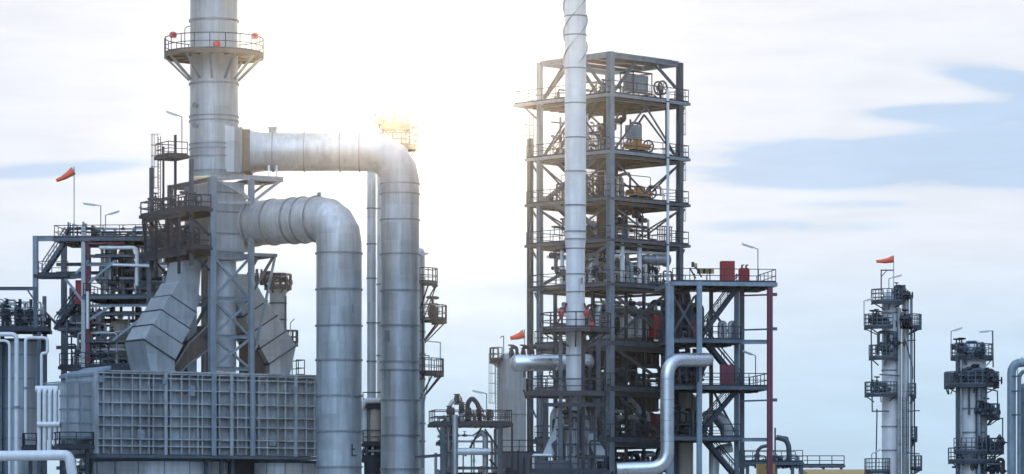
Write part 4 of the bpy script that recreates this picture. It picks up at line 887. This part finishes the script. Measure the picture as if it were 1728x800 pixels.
stair(wg, B.at(1184, 568, .6), B.at(1248, 482, .6), B.V*1.1, 'dark'); stair(wg, B.at(1252, 650, .9), B.at(1192, 577, .9), B.V*1.1, 'dark')
stair(wg, B.at(1182, 732, .6), B.at(1245, 658, .6), B.V*1.1, 'dark'); stair(wg, B.at(1250, 812, .9), B.at(1190, 742, .9), B.V*1.1, 'dark')
for a, b, v in (((1205, 662), (1243, 735), 3), ((1137, 560), (1172, 500), 1), ((1137, 500), (1172, 560), 1), ((1175, 650), (1205, 590), 7), ((1228, 560), (1200, 520), 7)): brace(wg, B.at(*a, v), B.at(*b, v), .18)
t = Thing('deck_pipework', 'mixed pipes and drums inside the upper storey of the stair wing', 'pipework', B.p(3, 3, zb_)); piping(t, B, bu(1140), bu(1198), 2, 7, zb_, za-.6, 44, 71, rr=(.07, .2), mats=('zinc', 'dark', 'steel', 'dark'))
for px in (1215, 1232): t.part('pipe', MB().tube(rnd_route([B.at(px, 573, 2), B.at(px, 545, 2), B.at(px+8, 545, 2), B.at(px+8, 573, 2)], .4), .2, 10), 'zinc')
t = Thing('deck_pipework', 'mixed pipes inside the middle storey of the stair wing', 'pipework', B.p(3, 3, zc_)); piping(t, B, bu(1140), bu(1198), 2, 7, zc_, zb_-.6, 44, 72, rr=(.07, .2), mats=('zinc', 'dark', 'steel', 'dark'))
t = Thing('deck_pipework', 'fat bent pipes inside the bottom storey of the stair wing', 'pipework', B.p(3, 3, zd_)); piping(t, B, bu(1140), bu(1198), 2, 7, zd_, zc_-.6, 36, 73, rr=(.07, .2), mats=('zinc', 'dark', 'steel', 'dark'))
t.part('pipe', MB().tube(rnd_route([B.at(1190, 705, 3), B.at(1208, 700, 3), B.at(1226, 722, 3), B.at(1228, 745, 3)], 1.2), .55, 16), 'zinc')
t.part('pipe', MB().tube(rnd_route([B.at(1205, 800, 3), B.at(1208, 760, 3), B.at(1235, 755, 3)], .8), .4, 16), 'clad_light')
# beige column under the wing
t = cyl_thing('beige insulated column standing behind the tall silver pipe', 1153, 297, 17, 632, 'beige', (655, 700, 741), ringmat='flange')
for a in (200, 240, 280, 320): q = V3((t.loc.x+.86*math.cos(R(a)), t.loc.y+.86*math.sin(R(a)), 0)); t.part('strap', MB().bar(q, q+Z*18, .03, .03), 'flange')
# cabinets
bU, bV = B.U, B.V
cabinet('large red cabinet on the roof deck of the stair wing', B.at(1218, 476, .6), bU, bV, 1.1, .9, 1.75, 'red', 0, name='fire_cabinet')
def bottle(label, px, py, fr, v):
    b = fr.at(px, py, v); th = Thing('fire_extinguisher', label, 'extinguisher', b, 'red extinguisher cylinders')
    th.part('cylinder', MB().lathe(b, Z, [(0, .25), (.06, .3), (1.0, .3), (1.15, .2), (1.2, .08), (1.35, .08)], 14), 'red'); th.part('valve', MB().obox(b+V3((-.05, -.05, 1.36)), V3((.25, 0, 0)), V3((0, .1, 0)), Z*.08), 'dark')
bottle('red cylinder beside the large red cabinet on the wing roof', 1252, 476, B, .6)
bottle('second red cylinder at the foot of the pole lamp on the wing roof', 1259, 476, B, 1.2)
cabinet('dark red cabinet on a middle tower deck, left of the blue-grey wing column', T.at(1104, 571, -.1), U_, V_, 1.2, .7, 1.9, 'red', 0, name='fire_cabinet')
cabinet('dark red cabinet at the foot of a stair on the middle deck of the wing', B.at(1216, 650, .3), bU, bV, 1.15, .4, 1.7, 'maroon', 0, name='fire_cabinet')
cabinet('narrow dark red cabinet beside the stair column of the wing', B.at(1170, 573, 1), bU, bV, .7, .6, 1.5, 'maroon', 0, name='fire_cabinet')
cabinet('narrow dark red cabinet on the lowest tower deck', T.at(1107, 736, 0), U_, V_, .7, .6, 1.9, 'maroon', 0, name='fire_cabinet')
t = Thing('barrier', 'yellow and black striped barrier on the wing roof next to the tower', 'barrier', B.at(1167, 476, .2))
a = B.at(1167, 462, -.2); e = B.at(1205, 462, -.2); d = (e-a)/8
for k in range(8): t.part('stripe', MB().obox(a+d*k+Z*(.55 if k < 2 else 0)-Z*(.1*k if k < 2 else 0), d, B.V*.1, Z*.42), 'yellow' if k % 2 else 'dark')
for px in (1172, 1198): t.part('leg', MB().bar(B.at(px, 476, -.15), B.at(px, 462, -.15), .08), 'dark')
t.part('brace', MB().bar(B.at(1164, 452, -.25), B.at(1174, 470, -.25), .16, .1), 'dark'); t.part('brace', MB().bar(B.at(1174, 450, -.25), B.at(1184, 468, -.25), .16, .1), 'dark')
lamp(1251, 411, 1279, 420, 476, 294, 'pole lamp reaching left over the wing roof beside the red cabinet')
lamp(1253, 592, 1275, 600, 650, 296, 'pole lamp on the middle deck of the wing near the maroon column')
# silver elbow pipe
YP = 288.0
t = Thing('transfer_pipe', 'shiny silver pipe bent twice, running down in front of the tower base', 'pipe', G0(1125, YP))
t.part('run', MB().tube(rnd_route([W(1040, 792, YP-.5), W(1126, 789, YP), W(1126, 608, YP), W(1193, 607, YP+3)], 1.5, 9), .56, 28), 'silver')
t.part('end_cap', MB().lathe(W(1193, 607, YP+3), V3((1, .75, 0)), [(0, .56), (.3, .5), (.45, .3), (.5, .02)], 24), 'silver')
for py in (640, 675, 710, 745): t.part('seam', MB().band(W(1126, py, YP), Z, .56, .05, .012, 28), 'zinc')
t.part('hanger', MB().bar(W(1147, 620, YP+1.2), W(1147, 645, YP+1.2), .2), 'dark'); t.part('hanger', MB().bar(W(1178, 618, YP+2.4), W(1178, 645, YP+2.4), .15), 'dark')

# ================================================================== white flue in front of the tower
YW = 286.0; px0 = 971; c = G0(px0, YW)
zw = lambda py: CZ+(HY-py)*YW/F
t = Thing('white_flue', 'slim white flue with ringed joints rising in front of the steel tower', 'chimney', V3((c.x, c.y, zw(668))))
r0, r1 = S(16, YW), S(18.5, YW)
sh = t.part('shell', MB().lathe(V3((c.x, c.y, zw(668))), Z, [(0, r0*.85), (zw(640)-zw(668), r0), (zw(420)-zw(668), r0), (zw(405)-zw(668), r1*.96), (zw(-140)-zw(668), r1)], 36), 'white')
for py in (28, 60, 116, 175, 233, 290, 347, 391, 404, 420, 463, 493, 560, 600): t.part('ring', MB().band(V3((c.x, c.y, zw(py))), Z, r1 if py < 410 else r0, .1, .05, 36), 'flange')
for ph in range(3):
    mb = MB(); z = zw(110); pts = []
    while z < zw(-130): a = ph*2.094+(z)*.95; pts.append((V3((c.x+(r1-.02)*math.cos(a), c.y+(r1-.02)*math.sin(a), z)), V3((c.x+(r1+.16)*math.cos(a), c.y+(r1+.16)*math.sin(a), z)))); z += .35
    vs_ = []; 
    for p, q in pts: vs_ += [p, q, q+Z*.03, p+Z*.03]
    fs_ = []
    for k in range(len(pts)-1):
        for i in range(4): fs_.append((k*4+i, k*4+(i+1) % 4, k*4+4+(i+1) % 4, k*4+4+i))
    t.part('helical_strake', mb.add(vs_, fs_), 'clad')
t.part('access_door', MB().obox(V3((c.x+r0*.35, c.y-r0-.02, zw(498))), V3((.03, 0, 0)), V3((0, .1, 0)), Z*1.3), 'flange'); t.part('bracket', MB().obox(V3((c.x+r0*.55, c.y-r0*.95, zw(480))), V3((.18, 0, 0)), V3((0, .1, 0)), Z*.5), 'flange')
arcplat(t, c, zw(556), r0+.05, S(60, YW), 0, 360, mat='dark', rmat='dark', brackets=8, r=.05, bh=1.4, n=16, h=1.25)
for px, py in ((990, 530), (947, 530), (998, 551)): t.part('beacon', MB().lathe(W(px, py, YW-1.2), Z, [(-.25, .15), (0, .27), (.2, .27), (.35, .12)], 12), 'beacon')
for a_ in (205, 335): p = V3((c.x+r0*math.cos(R(a_)), c.y+r0*math.sin(R(a_)), zw(512))); q = V3((c.x+S(38, YW)*math.cos(R(a_)), c.y+S(38, YW)*math.sin(R(a_)), zw(556))); t.part('stay', MB().bar(p, q, .12), 'maroon')
fw = Fr(971, YW, 0)
t = Thing('small_heater', 'small heater with sloping grey ducts and dark railed decks below the white flue', 'heater', G0(971, YW+2))
deck(t, fw, fw.u(888), fw.u(1018), -1.6, 3.2, fw.z(664), 'flr', fascia='dark', r=.05, mat='dark'); deck(t, fw, fw.u(918), fw.u(1018), -2, -1.6, fw.z(682), '', fascia='dark', mat='dark')
for a, b in (((883, 658), (905, 705)), ((955, 680), (966, 712)), ((985, 680), (972, 712))): brace(t, fw.at(*a, -1.2), fw.at(*b, -1.2), .15, 'dark')
for px, v, pt, w, mt in ((946, -1.4, 560, .3, 'steel'), (984, -1.3, 556, .3, 'dark'), (938, 5, 560, .3, 'dark'), (1010, 5, 560, .35, 'steel'), (921, 5, 664, .45, 'steel')): column(t, fw, fw.u(px, v), v, 0, fw.z(pt), w, mt)
b0 = fw.p(0, .6, 9); t.part('body', MB().lathe(b0, Z, [(0, 1.6), (fw.z(735)-9, 1.4), (fw.z(690)-9, .9), (fw.z(666)-9, .75)], 24), 'clad')
def prism(pts, v0, dep, mat, name='sloping_duct'):
    f = [fw.at(x, y, v0) for x, y in pts]; b = [x+fw.V*dep for x in f]; n_ = len(pts)
    t.part(name, MB().add(f+b, [tuple(range(n_)), tuple(range(2*n_-1, n_-1, -1))]+[(i, n_+i, n_+(i+1) % n_, (i+1) % n_) for i in range(n_)]), mat)
prism([(940, 690), (952, 690), (952, 720), (935, 768), (915, 768), (936, 720)], -.6, 1.8, 'zinc'); prism([(988, 735), (1000, 730), (1022, 762), (1022, 778), (1008, 778)], -.6, 1.8, 'clad')
prism([(930, 750), (945, 735), (952, 745), (938, 770)], -.9, .3, 'dark', 'flange')
deck(t, fw, fw.u(895), fw.u(1026), -2.2, 4, fw.z(795), 'flr', fascia='dark', r=.05, mat='dark')
mb = MB(); fw.box(mb, fw.u(900), fw.u(962), -1.6, 1, 8, fw.z(778)); t.part('panel', mb, 'steel')
mb = MB().tube([fw.at(900, 768, -1.8), fw.at(900, 810, -1.8)], .1, 8); mb.tube([fw.at(900, 768, -1.8), fw.at(930, 768, -1.8)], .1, 8); t.part('guard', mb, 'white')
piping(t, fw, fw.u(935), fw.u(1022), -1, 3, 9, fw.z(690), 48, 81, rr=(.05, .16), mats=('steel', 'dark', 'dark', 'zinc'))
for px, v in ((962, -1.9), (975, -1.9), (1003, -1.2), (1020, .5)): column(t, fw, fw.u(px), v, 0, fw.z(664), .2, 'dark')
for py in (705, 725, 750): beam(t, fw.at(938, py, -1.3), fw.at(1022, py, -1.3), .14, .12, 'dark')
piping(t, fw, fw.u(950), fw.u(1015), 4.5, 7, fw.z(664), fw.z(590), 16, 82, rr=(.05, .16), mats=('steel', 'dark', 'dark'))
t = Thing('pump_house', 'low dark machinery block at the foot of the grey vessel', 'machinery', G0(880, 300))
fq = Fr(847, 300, 0); mb = MB(); fq.box(mb, 0, fq.u(905), 0, 3, 8, fq.z(765)); t.part('block', mb, 'steel'); piping(t, fq, 0, fq.u(905), -.6, 2.5, 8, fq.z(757), 14, 83, mats=('dark', 'steel')); t.part('railing', MB().rail([fq.at(847, 765, -.1), fq.at(905, 765, -.1)], r=.035), 'dark')
t = Thing('bent_pipe', 'grey bent pipe rising left of the white flue base', 'pipe', W(945, 760, 289)); t.part('run', MB().tube(rnd_route([W(940, 690, 290), W(934, 700, 290), W(934, 740, 290)], .5), .3, 12), 'zinc')

# ================================================================== far right distillation columns
def dist(label, px, Y, rp, top, plats, rings, pipes, mat='white', side=None):
    t = cyl_thing(label, px, Y, rp, top, mat, rings, 'distillation_column', 'column'); c = G0(px, Y); r = S(rp, Y)
    for py, rr_, a0, a1 in plats: arcplat(t, c, W(0, py, Y).z, r+.02, S(rr_, Y), a0, a1, mat='grate', rmat='steel', brackets=3, r=.042, bh=.8, h=1.25, mid=2)
    for x, y0, y1, rr_, dy, mt in pipes: t.part('pipe', MB().tube([W(x, y0, Y+dy), W(x, y1, Y+dy)], rr_, 10), mt)
    return t
YR = 365.0
t = dist('left one of the two far right columns, tall and narrow with a windsock on top', 1503, YR, 15, 500, [], (528, 625, 650, 720, 760), [(1528, 500, 830, .4, .5, 'clad_light'), (1517, 520, 830, .22, -1, 'zinc'), (1538, 500, 830, .14, 0, 'steel_light'), (1543, 560, 830, .08, 0, 'dark')])
c = G0(1503, YR)
for py, cx, rin, rout, a0, a1 in ((510, 1498, 6, 28, 170, 370), (552, 1492, 12, 34, 150, 290), (552, 1528, 6, 27, -70, 50), (604, 1491, 10, 25, 170, 380), (666, 1487, 12, 28, 150, 375), (668, 1530, 8, 16, -60, 60), (741, 1535, 4, 13, -60, 60), (790, 1532, 6, 24, -60, 50), (795, 1481, 8, 22, 160, 380)):
    cc = G0(cx, YR-.5); arcplat(t, cc, W(0, py, YR).z, S(rin, YR), S(rout, YR), a0, a1, mat='grate', rmat='steel', brackets=3, r=.042, bh=.8, h=1.25, mid=2)
t.part('gantry', MB().bar(W(1487, 512, YR-1), W(1487, 455, YR-1), .12).bar(W(1487, 456, YR-1), W(1508, 456, YR-1), .12).bar(W(1488, 466, YR-1), W(1496, 457, YR-1), .09), 'dark')
fr = Fr(1503, YR, 0)
for pt, pb, x0, x1, sd in ((482, 508, 1505, 1532, 91), (528, 552, 1465, 1500, 92), (532, 552, 1515, 1535, 95), (560, 600, 1480, 1510, 93), (645, 664, 1468, 1500, 94)): piping(t, fr, fr.u(x0), fr.u(x1), -1.6, 0, W(0, pb, YR).z, W(0, pt, YR).z, 7, sd, rr=(.08, .2), mats=('dark', 'steel'), valves=.9)
for pts in (((1470, 552), (1472, 694), (1500, 694)), ((1484, 632), (1518, 634)), ((1530, 694), (1552, 693)), ((1530, 575), (1545, 574)), ((1530, 764), (1552, 766)), ((1478, 800), (1480, 690)), ((1528, 575), (1540, 620), (1540, 640))): t.part('small_pipe', MB().tube([W(x, y, YR-1.2) for x, y in pts], .07, 6), 'steel')
ladder(t, V3((S(1503+20-864, YR), YR-1.6, W(0, 800, YR).z)), S(130, YR), V3((.5, -1, 0)), mat='steel')
windsock(1507, 437, 1479, 441, 510, YR-1, 'orange windsock blown level on the left one of the two far right columns')
lamp(1522, 464, 1500, 470, 508, YR-1, 'small pole lamp beside the windsock of the far right column pair')
lamp(1474, 503, 1458, 508, 550, YR-2, 'pole lamp on the left flank of the column with the windsock')
lamp(1486, 758, 1471, 766, 795, YR-2, 'pole lamp low on the left flank of the column with the windsock')
YR2 = 345.0
t = dist('right one of the two far right columns, broad, with a crowded railed top', 1640, YR2, 24, 586, [(603, 36, 0, 360), (650, 46, 150, 390), (778, 40, 170, 370)], (592, 655, 690, 730, 765), [(1616, 600, 830, .2, -1.2, 'steel'), (1622, 600, 830, .1, -1.5, 'zinc'), (1652, 655, 830, .22, -1.7, 'tank'), (1664, 655, 830, .12, -1.2, 'steel_light'), (1635, 640, 700, .12, -1.7, 'steel')])
for py, cx, rin, rout, a0, a1 in ((652, 1602, 2, 9, 90, 400), (704, 1664, 6, 23, -90, 90), (762, 1668, 6, 26, -90, 100), (762, 1640, 24, 34, 200, 340)):
    cc = G0(cx, YR2-.6); arcplat(t, cc, W(0, py, YR2).z, S(rin, YR2), S(rout, YR2), a0, a1, mat='grate', rmat='steel', brackets=3, r=.042, bh=.8, h=1.25, mid=2)
fr = Fr(1640, YR2, 0)
for pt, pb, x0, x1, sd in ((576, 602, 1610, 1655, 96), (622, 650, 1612, 1680, 97), (680, 703, 1648, 1676, 98), (735, 762, 1625, 1685, 99), (772, 800, 1605, 1690, 100)): piping(t, fr, fr.u(x0), fr.u(x1), -2.2, -.5, W(0, pb, YR2).z, W(0, pt, YR2).z, 10, sd, rr=(.08, .2), mats=('dark', 'steel'), valves=.9)
ladder(t, V3((S(1640+8-864, YR2), YR2-1.7, W(0, 800, YR2).z)), S(150, YR2), V3((0, -1, 0)), mat='dark')
for pts in (((1675, 558), (1676, 620)), ((1660, 655), (1683, 660), (1684, 700)), ((1680, 706), (1692, 706), (1692, 740))): t.part('small_pipe', MB().tube([W(x, y, YR2-1.2) for x, y in pts], .07, 6), 'steel')
lamp(1624, 553, 1605, 559, 602, YR2-1, 'pole lamp reaching right on the broad far right column')
lamp(1653, 560, 1675, 558, 602, YR2-1, 'pole lamp reaching left on the broad far right column')
t = Thing('overhead_pipe', 'tall grey pipe arching out of the right picture edge', 'pipe', G0(1707, 340))
t.part('run', MB().tube(rnd_route([W(1707, 830, 340), W(1707, 612, 340), W(1745, 612, 340)], 1.6), .42, 18), 'steel_light'); t.part('inner_run', MB().tube(rnd_route([W(1720, 830, 341), W(1720, 626, 341), W(1750, 626, 341)], 1), .2, 12), 'steel_light')
for py in (635, 660, 700): t.part('clamp', MB().bar(W(1707, py, 339.6), W(1722, py, 339.6), .14), 'steel')
t = cyl_thing('grey column mostly cut off by the right picture edge', 1741, 342, 22, 655, 'steel_light', (680, 730))
lamp(1726, 603, 1717, 608, 640, 338, 'tiny pole lamp at the very right picture edge')

# ================================================================== low plant between tower and far columns
E = Fr(1262, 330, 3); eu = E.u
t = Thing('low_pipe_rack', 'low pipe rack with goosenecks in the gap right of the tower', 'steel frame', E.p(0, 0, 0))
deck(t, E, eu(1256), eu(1355), 0, 5, E.z(780), 'fb', fascia='steel', r=.035)
for px in (1262, 1300, 1338, 1353): column(t, E, eu(px), .3, 0, E.z(784), .3)
for pts, r_ in ((((1308, 800), (1308, 722)), .08), (((1310, 738), (1326, 742), (1331, 752), (1332, 780)), .25), (((1275, 782), (1280, 755), (1296, 752)), .18), (((1312, 735), (1330, 738), (1330, 745)), .06)): t.part('pipe', MB().tube(rnd_route([E.at(x, y, 1) for x, y in pts], .6), r_, 10), 'steel')
piping(t, E, eu(1256), eu(1350), .5, 4.5, E.z(790), E.z(765), 16, 101, mats=('steel', 'zinc', 'dark', 'steel_light'))
t = Thing('cable_tray', 'long low frame of trays and rails stretching right, behind the ochre shed', 'steel frame', G0(1400, 420))
E2 = Fr(1300, 420, 0); deck(t, E2, 0, E2.u(1425), 0, 3, E2.z(785), 'f', fascia='steel', r=.05)
for px in (1310, 1350, 1390, 1420): column(t, E2, E2.u(px), .3, 0, E2.z(788), .3)
def shed(label, x0, x1, py, Y, mat):
    f_ = Fr(x0, Y, 4); th = Thing('shed', label, 'building', f_.p(0, 0, 0)); w = f_.u(x1); zt = f_.z(py)
    mb = MB(); f_.box(mb, 0, w, 0, 8, 0, zt-.6); th.part('wall', mb, 'clad')
    q = [f_.p(-.3, -.3, zt-.6), f_.p(w+.3, -.3, zt-.6), f_.p(w+.3, 8.3, zt-.6), f_.p(-.3, 8.3, zt-.6), f_.p(-.3, 4, zt), f_.p(w+.3, 4, zt)]
    th.part('roof', MB().add(q, [(0, 1, 5, 4), (2, 3, 4, 5), (0, 4, 3), (1, 2, 5), (0, 3, 2, 1)]), mat)
shed('low shed with an ochre roof at the bottom edge, left of the windsock column', 1368, 1470, 791, 400, 'ochre')
cabinet('ochre equipment housing behind the maroon column at the bottom', W(1278, 800, 315), V3((1, 0, 0)), V3((0, 1, 0)), 1.6, 1.5, .9, 'ochre', 0, name='housing', cat='housing')

# ================================================================== haze
hm = bpy.data.materials.new('haze'); hm.use_nodes = True; nt = hm.node_tree; nt.nodes.clear()
pv = nt.nodes.new('ShaderNodeVolumePrincipled'); pv.inputs['Color'].default_value = (.93, .95, 1, 1); pv.inputs['Density'].default_value = .000018; pv.inputs['Anisotropy'].default_value = .979
mo = nt.nodes.new('ShaderNodeOutputMaterial'); nt.links.new(pv.outputs[0], mo.inputs['Volume'])
mb = MB().obox(V3((-430, -70, -1.5)), V3((860, 0, 0)), V3((0, 775, 0)), Z*73.5); MATS['haze'] = hm
hz = mb.build('haze', 'haze'); hz['kind'] = 'stuff'
